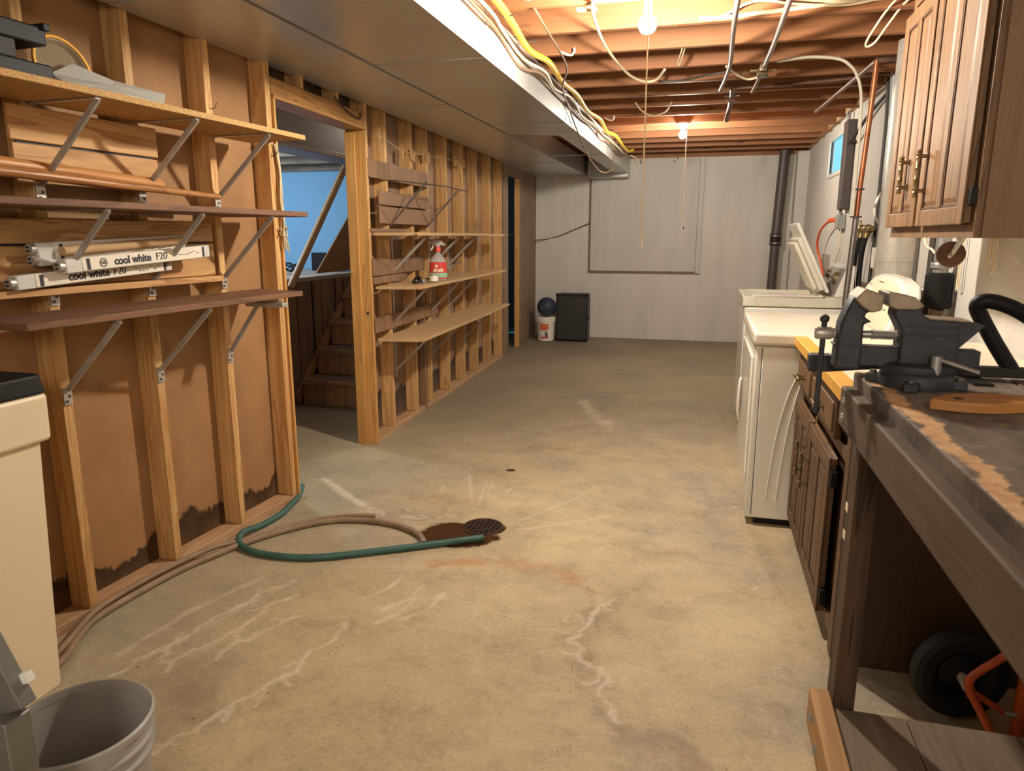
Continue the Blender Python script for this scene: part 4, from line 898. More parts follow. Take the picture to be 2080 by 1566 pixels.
MB().lathe([(0, .006), (.098, .006), (.104, .012), (.118, .27), (.120, .275)], (-1.98, 9.10, 0), n=32).build('body', 'label_white', bk, smooth=True)
MB().lathe([(.120, .262), (.127, .262), (.128, .28), (.124, .282), (.128, .29), (.128, .312), (.12, .318), (0, .314)], (-1.98, 9.10, 0), n=32, cap=False).build('lid', 'label_white', bk, smooth=True)
def curved(x0, x1, z0, z1, r, name, mat):
    b = MB(); n = 8; cx, cy = -1.98, 9.10; A = [math.asin(max(-1, min(1, (x0 + (x1 - x0) * i / n) / r))) for i in range(n + 1)]
    lo = [b.v((cx + r * math.sin(a), cy - r * math.cos(a), z0)) for a in A]; hi = [b.v((cx + r * math.sin(a), cy - r * math.cos(a), z1)) for a in A]
    for i in range(n): b.face([lo[i], lo[i + 1], hi[i + 1], hi[i]])
    o = b.build(name, mat, bk); m = o.modifiers.new('t', 'SOLIDIFY'); m.thickness = .001; return o
curved(-.055, .060, .165, .235, .1175, 'label', 'label_orange'); curved(-.035, .045, .150, .165, .1155, 'label', 'label_orange')
curved(-.045, .055, .045, .066, .1125, 'label_band', 'label_red'); curved(.012, .048, .066, .12, .1138, 'label_picture', 'plank_dark' if False else 'dark_grey'); curved(.018, .032, .12, .145, .115, 'label_picture', 'dark_grey')
bl = thing('ball', 'dark navy ball resting on the white pail lid', 'ball', (-1.935, 9.10, .318))
MB().ball((-1.972, 9.10, .446), .127, 28).build('sphere', 'navy', bl, smooth=True)
text('print', 'Sports', .05, (-1.967, 8.970, .450), (1, .0, .18), (0, 0, 1), 'grey_metal', bl)
tag(MB().tube(cr([(-2.19, 9.3, 1.30), (-2.1, 9.585, 1.31), (-1.9, 9.585, 1.36), (-1.7, 9.585, 1.44), (-1.50, 9.57, 1.52)], 6), .007, 6).build('wall_wire', 'dark_wire', smooth=True), 'dark wire sagging across the back wall left of the panel', 'wire')
tag(MB().tube(cr([(-1.0, 9.5, 2.36), (-.93, 9.52, 2.33), (-.90, 9.55, 2.26), (-.88, 9.56, 2.24)], 4), .012, 8).build('wall_cable', 'white_cable', smooth=True), 'cable end drooping from the joists at the back wall by duct', 'cable')

# ================================================================== RIGHT WALL FITTINGS
mb = thing('meter_cover', 'long dark narrow box mounted upright beside the small window', 'box', (1.08, 6.85, 1.57))
MB().box((1.06, 6.56, 1.57), (1.128, 6.74, 2.28)).build('housing', 'dark_grey', mb, bevel=.006)
MB().tube(cr([(1.09, 6.72, 1.57), (1.09, 6.73, 1.55), (1.10, 6.72, 1.53)], 3), .014, 8).build('connector', 'galv', mb, smooth=True)
MB().tube([(1.09, 6.75, 2.27), (1.09, 6.75, 2.36)], .02, 8).build('conduit_stub', 'galv', mb)
ob = thing('outlet_box', 'grey metal outlet box below the long dark box with orange plug', 'outlet', (1.1, 6.75, 1.41))
MB().box((1.075, 6.66, 1.41), (1.128, 6.84, 1.53)).build('box', 'galv', ob, bevel=.004)
MB().box((1.070, 6.67, 1.42), (1.075, 6.83, 1.52)).build('cover', 'soffit', ob, bevel=.002)
oc = thing('extension_cord', 'orange extension cord plugged into grey outlet box and hanging behind washer', 'cord', (1.08, 7.1, 1.0))
MB().tube([(1.09, 6.85, 1.49), (1.06, 7.0, 1.49), (1.05, 7.12, 1.47)], [.022, .02, .010], 10).build('plug', 'orange', oc, smooth=True)
MB().tube(cr([(1.05, 7.12, 1.47), (1.04, 7.4, 1.40), (1.05, 7.6, 1.27), (1.08, 7.6, 1.15), (1.10, 7.5, 1.03), (1.11, 7.45, .9)], 5), .011, 8).build('cable', 'orange', oc, smooth=True)
tag(MB().tube(cr([(1.10, 6.75, 1.41), (1.11, 6.72, 1.25), (1.11, 6.9, 1.1), (1.11, 7.0, 1.0)], 5), .006, 6).build('hanging_wire', 'white_cable', smooth=True), 'thin pale wire hanging below the grey outlet box', 'wire')
tag(MB().box((1.122, 7.3, .85), (1.1295, 7.75, 1.18)).build('wall_patch', 'soffit'), 'grey painted patch on the right wall behind washer lid', 'panel')
wv = thing('washer_valve', 'brass twin hose valve on right wall above the dryer with black hoses', 'valve', (1.06, 5.3, 1.4))
b = MB(); b.cyl((1.04, 5.62, 1.40), (1.04, 5.18, 1.40), .018); b.ball((1.04, 5.48, 1.395), .034); b.ball((1.04, 5.30, 1.395), .034); b.cyl((1.04, 5.48, 1.39), (1.03, 5.48, 1.34), .022); b.cyl((1.04, 5.30, 1.39), (1.03, 5.30, 1.34), .022); b.cyl((1.04, 5.39, 1.40), (1.13, 5.39, 1.40), .02); b.build('body', 'brass_bright', wv, smooth=True)
b = MB(); b.cyl((1.04, 5.70, 1.37), (1.04, 5.70, 1.43), .009); b.cyl((1.04, 5.62, 1.40), (1.04, 5.71, 1.40), .008); b.cyl((1.04, 5.55, 1.40), (1.04, 5.56, 1.46), .007); b.build('handle', 'brass', wv, smooth=True)
for y, e in ((5.48, (5.55, 5.5, 5.42)), (5.30, (5.34, 5.30, 5.12))):
    MB().tube(cr([(1.03, y, 1.345), (1.02, y + .02, 1.25), (1.02, e[0], 1.1), (1.02, e[1], .95), (1.0, e[2], .8)], 5), .017, 10).build('hose', 'rubber', wv, smooth=True)
dc = thing('dark_cables', 'bundle of dark cables and tape running down right wall beside cabinet', 'cables', (1.11, 5.1, 1.0))
for i, (y, r, m, z0, z1) in enumerate(((5.36, .012, 'dark_wire', .6, 2.36), (5.27, .013, 'rubber', .6, 2.33), (5.17, .028, 'galv', .6, 2.34), (5.09, .018, 'rubber', .6, 2.33), (4.99, .022, 'alu', .6, 2.34), (4.92, .012, 'dark_wire', .6, 2.3))):
    MB().tube(cr([(1.098, y, z0), (1.095, y + .015, 1.0), (1.095, y - .01, 1.4), (1.098, y + .01, 1.8), (1.095, y, 2.1), (1.085, y + .02, z1)], 4), r, 8).build('cable', m, dc, smooth=True)
MB().box((1.07, 5.02, 1.36), (1.12, 5.10, 1.43)).build('clip', 'black', dc, bevel=.004)
tag(MB().tube(cr([(1.11, 5.2, 2.3), (1.10, 5.6, 2.26), (1.09, 6.0, 2.20), (1.07, 6.35, 2.10), (1.08, 6.6, 2.12), (1.09, 6.75, 2.26)], 5), .012, 8).build('wall_cable', 'rubber', smooth=True), 'black cable swagging from the cable bundle to the dark box', 'cable')
tag(MB().box((1.035, 5.05, 1.15), (1.066, 5.10, 1.28)).build('cable_tag', 'label_white', bevel=.004), 'white tag sleeve on the dark cables above the dryer', 'tag')
MB().tube(cr([(1.08, 5.0, 1.66), (1.04, 5.0, 1.62), (1.01, 5.0, 1.55), (1.01, 4.98, 1.47), (1.06, 4.98, 1.40), (1.09, 4.98, 1.36)], 5), .008, 8).build('elbow_tube', 'porcelain', dc, smooth=True, label='white curved tube')
# aluminium dryer vent
tag(MB().lathe([(.095, 0), (.095, .35), (.097, .352), (.097, .365), (.095, .367), (.095, 1.5)], (1.02, 4.42, .86), n=32).build('vent_duct', 'alu', smooth=True), 'shiny aluminium vent pipe rising behind the dryer', 'pipe')
tag(MB().tube([(1.09, 4.02, .9), (1.10, 4.04, 2.3)], .016, 8).build('thin_conduit', 'dark_wire', smooth=True), 'slim dark conduit right of shiny vent pipe', 'pipe')
mt = thing('gas_regulator', 'black cylindrical gas shutoff with a grey elbow on the right wall', 'meter', (1.07, 3.75, 1.0))
MB().lathe([(.0, 0), (.055, 0), (.06, .01), (.06, .155), (.05, .165), (0, .165)], (1.06, 3.74, 1.02), n=20).build('body', 'black', mt, smooth=True)
MB().tube([(1.06, 3.74, 1.18), (1.06, 3.74, 2.3)], .032, 14).build('pipe', 'galv', mt, smooth=True)
MB().lathe([(.042, 0), (.044, .005), (.044, .02), (.042, .025)], (1.06, 3.74, 1.205), n=16).build('pipe_clamp', 'galv', mt, smooth=True)
b = MB(); b.tube(cr([(1.06, 3.80, 1.08), (1.05, 3.88, 1.085), (1.04, 3.93, 1.07), (1.04, 3.95, 1.03), (1.04, 3.95, .99)], 4), .026, 12); b.build('elbow', 'grey_metal', mt, smooth=True)
MB().tube([(1.04, 3.95, .99), (1.04, 3.96, .9)], .014, 8).build('stub', 'dark_wire', mt, smooth=True)
MB().tube(cr([(1.06, 3.72, 1.02), (1.055, 3.74, .97), (1.05, 3.77, .9)], 4), .028, 12).build('lower_pipe', 'brown_cable', mt, smooth=True)
dg = thing('pull_weight', 'dark round disc hanging on a rod below the wall cabinet', 'disc', (1.0, 3.42, 1.25))
MB().lathe([(0, -.006), (.05, -.006), (.055, 0), (.05, .006), (0, .006)], (1.0, 3.42, 1.275), (-.4, -.9, .1), 24).build('disc', 'copper_dull', dg, smooth=True)
MB().tube([(1.0, 3.41, 1.272), (1.03, 3.30, 1.40)], .010, 8).build('rod', 'zinc', dg)
MB().ball((.995, 3.405, 1.272), .012, 10).build('pin', 'zinc', dg, smooth=True)
for i, (y, zb) in enumerate(((3.62, 1.12), (3.30, 1.22), (3.24, 1.21))):
    tag(MB().tube(cr([(1.11, y, 1.45), (1.105, y, zb + .03), (1.105, y + .01, zb), (1.105, y + .025, zb + .02), (1.11, y + .03, 1.45)], 4), .0035, 6).build('hanging_wire', 'white_cable'), ('long', 'middle', 'rightmost')[i] + ' thin wire loop hanging on the right wall under the cabinet', 'wire', 'wire loops under the cabinet')
tag(MB().tube(cr([(1.08, 4.2, 1.40), (1.07, 4.05, 1.31), (1.06, 3.9, 1.285), (1.05, 3.82, 1.27)], 5), .006, 6).build('loose_wire', 'white_cable', smooth=True), 'loose white wire poking out beneath the cabinet near vent pipe', 'wire')

# ================================================================== WASHER AND DRYER
wa = thing('washing_machine', 'white top loading washing machine with its lid raised', 'washer', (.62, 5.6, 0))
MB().box((.285, 5.26, .03), (.96, 5.94, .865)).build('cabinet', 'white_enamel', wa, bevel=.012, seg=3)
b = MB(); X0, X1, Y0, Y1 = .270, .975, 5.245, 5.955; a0, a1, c0, c1 = .345, .80, 5.33, 5.87
b.box((X0, Y0, .868), (a0, Y1, .940)); b.box((a1, Y0, .868), (X1, Y1, .940)); b.box((a0, Y0, .868), (a1, c0, .940)); b.box((a0, c1, .868), (a1, Y1, .940))
bmesh.ops.remove_doubles(b.bm, verts=b.bm.verts, dist=.0005); b.build('top_panel', 'enamel_dust', wa, bevel=.008)
b = MB(); b.box((a0, c0, .80), (a1, c1, .802)); b.build('tub_floor', 'soffit', wa)
MB().lathe([(.20, 0), (.205, -.02), (.20, -.14), (.19, -.14), (.195, -.02)], (.57, 5.6, .93), n=32).build('tub_ring', 'porcelain', wa, smooth=True)
b = MB(); b.tube([(a0 - .004, c0 - .004, .942), (a1, c0 - .004, .942), (a1, c1 + .004, .942), (a0 - .004, c1 + .004, .942)], .006, 6, closed=True); b.build('rim', 'white_enamel', wa)
MB().box((.32, 5.28, .0), (.94, 5.92, .03)).build('foot', 'black', wa)
b = MB(); b.prism([(.865, 5.27, .941), (.930, 5.27, 1.135), (.95, 5.27, 1.155), (.985, 5.27, 1.155), (.985, 5.27, .941)], (0, .66, 0)); b.build('console', 'white_enamel', wa, bevel=.010, seg=3)
b = MB(); b.prism([(.8665, 5.30, .955), (.9265, 5.30, 1.130), (.9285, 5.30, 1.130), (.8685, 5.30, .955)], (0, .60, 0)); b.build('control_plate', 'soffit', wa)
nv = Vector((-.95, 0, .30)).normalized()
for y, z, r in ((5.80, 1.075, .032), (5.45, 1.06, .044)):
    x = .8665 + (z - .955) / .175 * .060
    MB().lathe([(r * 1.25, .001), (r * 1.25, .006), (0, .006)], (x, y, z), nv, 24).build('dial', 'galv', wa, smooth=True)
    b = MB(); b.lathe([(r, .006), (r * .9, .03), (0, .03)], (x, y, z), nv, 20); b.build('knob', 'brass', wa, smooth=True)
    b = MB(); p = Vector((x, y, z)) + nv * .034; b.bar(p - Vector((0, r * .9, 0)), p + Vector((0, r * .9, 0)), .014, .014); b.build('knob_grip', 'brass', wa)
H = Vector((.838, 0, .965)); T = Vector((.605, 0, 1.44)); d = (T - H).normalized(); nn = Vector((-d.z, 0, d.x))    # lid seen from its underside
def LP(p): return H + d * p[0] + nn * p[1] + Vector((0, p[2], 0))
MB(LP).box((.0, -.012, 5.36), (.53, .012, 5.86)).build('lid', 'white_enamel', wa, bevel=.006)
MB(LP).box((.03, .012, 5.36), (.43, .045, 5.84)).build('lid_liner', 'enamel_dust', wa, bevel=.008)
MB(LP).box((.05, .046, 5.40), (.41, .075, 5.80)).build('lid_liner', 'enamel_dust', wa, bevel=.008)
b = MB()
for k in range(4): b.tube([(.845, 5.36, .950 + .012 * k), (.835 - .01 * k, 5.84, .955 + .016 * k)], .004, 6)
b.build('hinge', 'grey_metal', wa)
dy = thing('dryer', 'white clothes dryer in front of the washer with ribbed side panel', 'dryer', (.6, 3.8, 0))
MB().box((.245, 3.372, .035), (.93, 4.26, .862)).build('cabinet', 'white_enamel', dy, bevel=.010, seg=3)
MB().box((.2715, 3.366, .055), (.2745, 3.372, .855)).build('edge_seam', 'dark_grey', dy)
MB().box((.275, 3.3615, .045), (.92, 3.3725, .858)).build('side_panel', 'white_enamel', dy, bevel=.003)
MB().box((.232, 3.352, .866), (.945, 4.28, .925)).build('top_panel', 'enamel_dust', dy, bevel=.014, seg=3)
b = MB()
for off in (0, .045):
    b.tube(cr([(.335 + off, 3.3615, .14), (.345 + off, 3.3615, .30), (.365 + off * .95, 3.3615, .48), (.40 + off * .8, 3.3615, .65), (.44 + off * .6, 3.3615, .755)], 5), .0035, 6)
b.tube(cr([(.44, 3.3615, .755), (.455, 3.3615, .772), (.467, 3.3615, .755)], 4), .0035, 6); b.build('pressed_rib', 'white_enamel', dy, smooth=True)
MB().box((.29, 3.40, 0), (.90, 4.22, .035)).build('base', 'black', dy)
MB().box((.233, 3.45, .20), (.245, 4.18, .80)).build('door', 'white_enamel', dy, bevel=.01, seg=3)
b = MB(); b.tube(cr([(.222, 3.96, .60), (.216, 3.93, .585), (.214, 3.925, .52), (.214, 3.925, .46), (.216, 3.94, .40), (.222, 3.96, .39), (.216, 3.985, .40), (.214, 3.995, .46), (.214, 3.995, .52), (.216, 3.985, .585)], 4, closed=True), .006, 8, closed=True); b.build('door_handle', 'porcelain', dy, smooth=True)
MB().box((.222, 3.935, .41), (.2325, 3.985, .58)).build('handle_recess', 'soffit', dy)
prof = [(3.42, 0), (4.24, 0), (4.245, .12), (4.225, .19), (4.17, .235), (4.05, .252), (3.75, .245), (3.55, .22), (3.46, .175), (3.425, .11)]
prof = [(y, t * .94) for y, t in prof]
b = MB(); b.prism([(.775 + .45 * t, y, .926 + t) for y, t in prof], (.075, 0, 0)); b.build('console', 'white_enamel', dy, bevel=.014, seg=3)
pr2 = [(3.8 + (y - 3.8) * .9, .012 + t * .88) for y, t in prof]
b = MB(); b.prism([(.772 + .45 * t, y, .926 + t) for y, t in pr2], (.004, 0, 0)); b.build('control_plate', 'cream', dy, bevel=.001)
for y, t in ((4.05, .14), (3.72, .12)): MB().lathe([(.03, 0), (.026, .02), (0, .02)], (.772 + .45 * t, y, .926 + t), (-.91, 0, .41), 20).build('knob', 'porcelain', dy, smooth=True)
for y, t in ((3.9, .2), (3.95, .2), (3.6, .09), (4.13, .18)): MB().box((.767 + .45 * t, y, .926 + t), (.771 + .45 * t, y + .025, .929 + t)).build('print', 'ink', dy)

# ================================================================== CABINETS
def panel_door(par, y0, y1, z0, z1, xf, th, mat, mull=True, frw=.055):
    """overlay door facing -X: slab, moulded frame, centre mullion, two raised fields"""
    d = MB(); d.box((xf + .008, y0 + .004, z0 + .004), (xf + th, y1 - .004, z1 - .004)); door = d.build('door', mat, par, bevel=.002)
    def moulded(a, b_, c, e, nm):
        m = MB(); m.box((xf, a, c), (xf + .008, b_, e)); m.build(nm, mat, door, bevel=.005, seg=2)
    moulded(y0, y0 + frw, z0, z1, 'stile'); moulded(y1 - frw, y1, z0, z1, 'stile')
    moulded(y0 + frw, y1 - frw, z0, z0 + frw, 'rail'); moulded(y0 + frw, y1 - frw, z1 - frw, z1, 'rail')
    ym = (y0 + y1) / 2
    cols = [(y0 + frw, ym - .022), (ym + .022, y1 - frw)] if mull else [(y0 + frw, y1 - frw)]
    if mull: moulded(ym - .022, ym + .022, z0 + frw, z1 - frw, 'mullion')
    for a, b_ in cols:
        m = MB(); g_ = .012; A = [(xf + .0085, a + g_, z0 + frw + g_), (xf + .0085, b_ - g_, z0 + frw + g_), (xf + .0085, b_ - g_, z1 - frw - g_), (xf + .0085, a + g_, z1 - frw - g_)]
        h = .028; B = [(xf + .002, a + h, z0 + frw + h), (xf + .002, b_ - h, z0 + frw + h), (xf + .002, b_ - h, z1 - frw - h), (xf + .002, a + h, z1 - frw - h)]
        m.hexa([A[0], A[1], A[2], A[3], B[0], B[1], B[2], B[3]]); m.build('field', mat, door)
        m = MB()
        for q0, q1 in (((a, z0 + frw), (b_, z0 + frw + .008)), ((a, z1 - frw - .008), (b_, z1 - frw)), ((a, z0 + frw), (a + .008, z1 - frw)), ((b_ - .008, z0 + frw), (b_, z1 - frw))):
            m.box((xf + .003, q0[0], q0[1]), (xf + .0085, q1[0], q1[1]))
        m.build('bead', 'groove', door)
    return door
def pull(par, y, z, x, L, axis='z', s=1.0):
    b = MB(); h = L / 2
    pr = [(0, -h), (.006, -h + .002), (.009, -h + .008), (.005, -h + .012), (.009, -h + .018), (.007, -h + .024), (.0095, -h + .030), (.006, -h + .034), (.0065, -.02), (.008, -.018), (.0065, -.014), (.0065, .014), (.008, .018), (.0065, .02), (.006, h - .034), (.0095, h - .030), (.007, h - .024), (.009, h - .018), (.005, h - .012), (.009, h - .008), (.006, h - .002), (0, h)]
    ax = (0, 0, 1) if axis == 'z' else (0, 1, 0)
    b.lathe([(r * s, t) for r, t in pr], (x - .026, y, z), ax, 12)
    for k in (-1, 1):
        o = (0, 0, k * (h - .024)) if axis == 'z' else (0, k * (h - .024), 0)
        b.cyl((x + .001, y + o[1], z + o[2]), (x - .026, y + o[1], z + o[2]), .0055 * s, 10); b.cyl((x + .001, y + o[1], z + o[2]), (x - .004, y + o[1], z + o[2]), .010 * s, 12)
    return b.build('handle', 'brass', par, smooth=True)
uc = thing('wall_cabinet', 'brown walnut wall cabinet with two raised panel doors and brass handles', 'cabinet', (.93, 2.93, 1.345))
b = MB(); b.box((.775, 2.41, 1.36), (1.128, 3.40, 2.34)); b.build('carcass', 'cab_side', uc, bevel=.002)
b = MB(); b.box((.757, 2.41, 1.345), (.775, 3.405, 1.385)); b.box((.757, 2.41, 1.385), (.775, 2.45, 2.34)); b.box((.757, 3.365, 1.385), (.775, 3.405, 2.34)); b.box((.757, 2.945, 1.385), (.775, 2.985, 2.34)); b.box((.757, 2.45, 2.24), (.775, 3.365, 2.34)); b.build('face_frame', 'cab_light', uc)
MB().box((.776, 2.4, 1.345), (1.128, 2.409, 2.34)).build('end_panel', 'cab_side', uc)
MB().box((.776, 2.41, 1.346), (1.128, 3.40, 1.359)).build('bottom_panel', 'cab_side', uc)
for y0, y1, hy in ((2.435, 2.935, 2.865), (2.965, 3.385, 3.10)):
    dr_ = panel_door(uc, y0, y1, 1.385, 2.20, .728, .026, 'cab_light')
    pull(dr_, hy, 1.565 if y0 < 2.9 else 1.578, .728, .165 if y0 < 2.9 else .14, 'z', 1.2)
for z in (1.44, 2.12): MB().box((.738, 2.412, z), (.760, 2.434, z + .05)).build('hinge', 'black', uc, bevel=.002)
MB().lathe([(0, 0), (.012, .001), (.017, .008), (.012, .016), (0, .018)], (.776, 3.4005, 2.21), (0, 1, 0), 12).build('knob', 'paddle', uc, smooth=True)
bc = thing('base_cabinet', 'dark walnut base cabinet with doors and drawers between bench and dryer', 'cabinet', (.8, 2.8, 0))
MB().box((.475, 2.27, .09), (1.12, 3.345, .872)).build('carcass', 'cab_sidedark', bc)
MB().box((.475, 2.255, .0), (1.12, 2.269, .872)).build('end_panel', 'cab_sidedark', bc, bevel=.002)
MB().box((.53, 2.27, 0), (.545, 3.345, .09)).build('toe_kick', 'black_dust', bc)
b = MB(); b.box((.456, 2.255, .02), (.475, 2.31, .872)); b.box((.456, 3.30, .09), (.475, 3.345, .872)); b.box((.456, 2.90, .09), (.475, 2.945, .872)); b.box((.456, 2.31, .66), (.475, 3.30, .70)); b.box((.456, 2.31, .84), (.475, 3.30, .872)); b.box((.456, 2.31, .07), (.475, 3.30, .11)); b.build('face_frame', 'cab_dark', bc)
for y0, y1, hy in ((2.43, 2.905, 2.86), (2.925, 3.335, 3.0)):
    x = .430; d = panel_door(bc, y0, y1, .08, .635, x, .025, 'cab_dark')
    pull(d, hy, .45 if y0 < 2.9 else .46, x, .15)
    tp = MB(); tp.prism([(x - .001, y0, .612), (x + .026, y0, .637), (x + .026, y0, .612)], (0, y1 - y0, 0)); tp.build('top_bevel', 'cab_light', d)
for y0, y1 in ((2.40, 2.90), (2.93, 3.33)):
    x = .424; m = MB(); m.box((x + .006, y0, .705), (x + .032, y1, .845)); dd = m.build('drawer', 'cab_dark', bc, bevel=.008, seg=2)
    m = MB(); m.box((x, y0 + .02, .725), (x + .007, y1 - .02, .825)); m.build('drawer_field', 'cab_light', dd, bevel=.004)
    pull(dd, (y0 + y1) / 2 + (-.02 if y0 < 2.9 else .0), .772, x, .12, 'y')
for z in (.12, .54): MB().box((.436, 2.405, z), (.457, 2.43, z + .055)).build('hinge', 'black', bc, bevel=.002)
ct = thing('countertop', 'cream laminate countertop with yellow wood edging on the base cabinet', 'countertop', (.77, 2.8, .874))
MB().box((.46, 2.25, .876), (1.128, 3.35, .914)).build('surface', 'cream_lam', ct, bevel=.002)
MB().box((.405, 2.20, .874), (.4595, 3.35, .915)).build('front_edge', 'yellow_lam', ct, bevel=.003)
MB().box((.46, 2.20, .874), (1.128, 2.2495, .9152)).build('end_edge', 'yellow_lam', ct, bevel=.003)
MB().box((.47, 2.235, .80), (1.12, 2.254, .873)).build('end_strip', 'cab_dark', ct)

# ================================================================== WORKBENCH
wb = thing('workbench', 'heavy old workbench with a chipped dark painted top in right foreground', 'workbench', (.72, .9, 0))
o = MB().box((.375, -.6, .976), (.70, 1.905, 1.02)).build('top_board', 'benchtop', wb, bevel=.004)
me = o.data
for vtx in me.vertices: vtx.co.x -= 0
o.location.x = .375 - .72; o.location.y = 0
for vtx in me.vertices: vtx.co.x -= (.375 - .72)
MB().box((.704, -.6, .976), (1.10, 1.88, 1.021)).build('top_board', 'benchwood', wb, bevel=.004)
MB().box((.347, -.6, .888), (.386, 1.895, .984)).build('apron', 'benchwood', wb, bevel=.004)
MB().box((.388, 1.905, .90), (1.08, 1.945, 1.012)).build('end_rail', 'benchwood', wb, bevel=.004)
for y in (1.85, -.45):
    MB().box((.385, y - .045, 0), (.436, y + .045, .975)).build('leg', 'benchleg', wb, bevel=.003)
    MB().box((1.05, y - .045, 0), (1.09, y + .045, .975)).build('leg', 'benchleg', wb, bevel=.003)
MB().box((.335, -.5, .045), (.386, 1.87, .152)).build('foot_rail', 'benchrail', wb, bevel=.006)
for x0, x1 in ((.39, .553), (.556, .80), (.803, 1.10)): MB().box((x0, -.5, .130), (x1, 1.795, .150)).build('shelf_board', 'benchshelf', wb, bevel=.002)
for z in (.925, .955 - .06 + .055): pass
for y, z in ((1.845, .955), (1.845, .915)):
    MB().lathe([(0, .004), (.008, .004), (.009, 0), (.014, .0), (.014, -.0005)], (.3462, y, z), (-1, 0, 0), 12).build('bolt', 'galv', wb, smooth=True)
for y, z in ((1.79, .112), (1.70, .085)):
    MB().lathe([(0, .009), (.011, .009), (.012, 0), (.012, -.001)], (.335, y, z), (-1, 0, 0), 6).build('bolt', 'galv', wb)
for z in (.66, .585): MB().box((.3835, 1.865, z), (.387, 1.89, z + .022)).build('paper_scrap', 'ink_cream', wb)
# bench vise
K = 1.08; VY = 1.75
def VX(x): return x * K
def VZ(z): return 1.35 - (1.35 - z) * K
vi = thing('bench_vise', 'dusty black bench vise with open jaws bolted to the workbench corner', 'vise', (.476, VY, 1.02))
def vp_(poly, hw, name, mat, bev=.004, y=VY):
    b = MB(); b.prism([(VX(x), y - hw, VZ(z)) for x, z in poly], (0, 2 * hw, 0)); return b.build(name, mat, vi, bevel=bev, seg=2)
cx = .472
b = MB(); b.lathe([(0, 0), (.076, 0), (.078, .006), (.076, .026), (.070, .034), (0, .034)], (cx, VY, 1.0205), n=36); b.build('base', 'iron', vi, smooth=True)
b = MB(); b.lathe([(0, .034), (.074, .034), (.076, .038), (.074, .050), (.062, .056), (0, .056)], (cx, VY, 1.0205), n=36); b.build('swivel_plate', 'iron', vi, smooth=True)
for a in (-1.9, -.35, 1.2, 2.75):
    c = Vector((cx + .083 * math.cos(a), VY + .083 * math.sin(a), 1.0205)); u = Vector((math.cos(a), math.sin(a), 0)); w = Vector((-u.y, u.x, 0))
    b = MB(); b.prism([c - u * .02 - w * .018, c + u * .018 - w * .014, c + u * .018 + w * .014, c - u * .02 + w * .018], (0, 0, .020)); b.build('lug', 'iron', vi, bevel=.003)
    MB().cyl(c + u * .004 + Vector((0, 0, .02)), c + u * .004 + Vector((0, 0, .027)), .008, 6).build('bolt', 'steel', vi)
vp_([(.394, 1.072), (.394, 1.16), (.377, 1.192), (.380, 1.214), (.420, 1.214), (.428, 1.198), (.440, 1.187), (.500, 1.183), (.500, 1.128), (.503, 1.072)], .036, 'fixed_body', 'iron', .005)
vp_([(.500, 1.183), (.516, 1.182), (.547, 1.176), (.503, 1.127), (.499, 1.127)], .022, 'anvil_horn', 'iron', .004)
vp_([(.440, 1.1865), (.515, 1.1825), (.517, 1.1855), (.440, 1.1895)], .034, 'anvil_face', 'steel_dust', .001)
for zz in (1.172, 1.155): vp_([(.400, zz - .002), (.498, zz - .002), (.498, zz + .002), (.400, zz + .002)], .0385, 'casting_rib', 'iron', .001)
vp_([(.360, 1.241), (.362, 1.214), (.376, 1.206), (.414, 1.206), (.427, 1.214), (.409, 1.231)], .050, 'fixed_jaw', 'steel_dust', .003)
vp_([(.3592, 1.239), (.361, 1.215), (.364, 1.215), (.3622, 1.239)], .0505, 'jaw_plate', 'steel', .001)
vp_([(.274, 1.078), (.276, 1.128), (.279, 1.172), (.290, 1.205), (.300, 1.228), (.318, 1.240), (.340, 1.232), (.344, 1.202), (.327, 1.196), (.322, 1.188), (.338, 1.178), (.323, 1.173), (.324, 1.127), (.322, 1.078)], .032, 'moving_jaw', 'iron', .005)
vp_([(.272, 1.124), (.3245, 1.124), (.3245, 1.128), (.272, 1.128)], .034, 'casting_rib', 'iron', .001)
vp_([(.299, 1.226), (.317, 1.247), (.353, 1.234), (.350, 1.203), (.331, 1.198), (.312, 1.211)], .050, 'moving_jaw_face', 'steel_dust', .004)
vp_([(.318, 1.0855), (.396, 1.0855), (.396, 1.126), (.318, 1.126)], .022, 'slide_bar', 'iron', .003)
vp_([(.500, 1.088), (.545, 1.088), (.545, 1.124), (.500, 1.124)], .022, 'slide_tail', 'iron', .003)
zs = VZ(1.149)
b = MB(); b.cyl((VX(.322), VY, zs), (VX(.396), VY, zs), .0085, 14)
b.build('screw', 'galv', vi, smooth=True)
b = MB()
for k in range(12):
    x = VX(.345 + .0042 * k); b.lathe([(.0085, -.0018), (.0115, 0), (.0085, .0018)], (x, VY, zs), (1, 0, 0), 14, cap=False)
b.build('screw_thread', 'zinc', vi, smooth=True)
b = MB(); b.lathe([(0, 0), (.013, 0), (.0145, .003), (.0145, .034), (.012, .037), (.012, .042), (0, .042)], (VX(.235), VY, zs), (1, 0, 0), 18); b.build('screw_head', 'zinc', vi, smooth=True)
b = MB(); b.tube([(VX(.2515), VY, VZ(1.178)), (VX(.250), VY, VZ(.982))], .0062, 12); b.ball((VX(.2515), VY, VZ(1.179)), .0105, 12); b.ball((VX(.2495), VY, VZ(.982)), .0095, 12); b.build('turning_bar', 'iron', vi, smooth=True)
b = MB(); b.cyl((.492, VY - .062, 1.058), (.492, VY - .062, 1.098), .011, 14); b.build('lock_bolt', 'galv', vi, smooth=True)
b = MB(); b.tube([(.485, VY - .062, 1.094), (.572, VY - .072, 1.066)], .0065, 10); b.build('lock_lever', 'steel', vi, smooth=True)
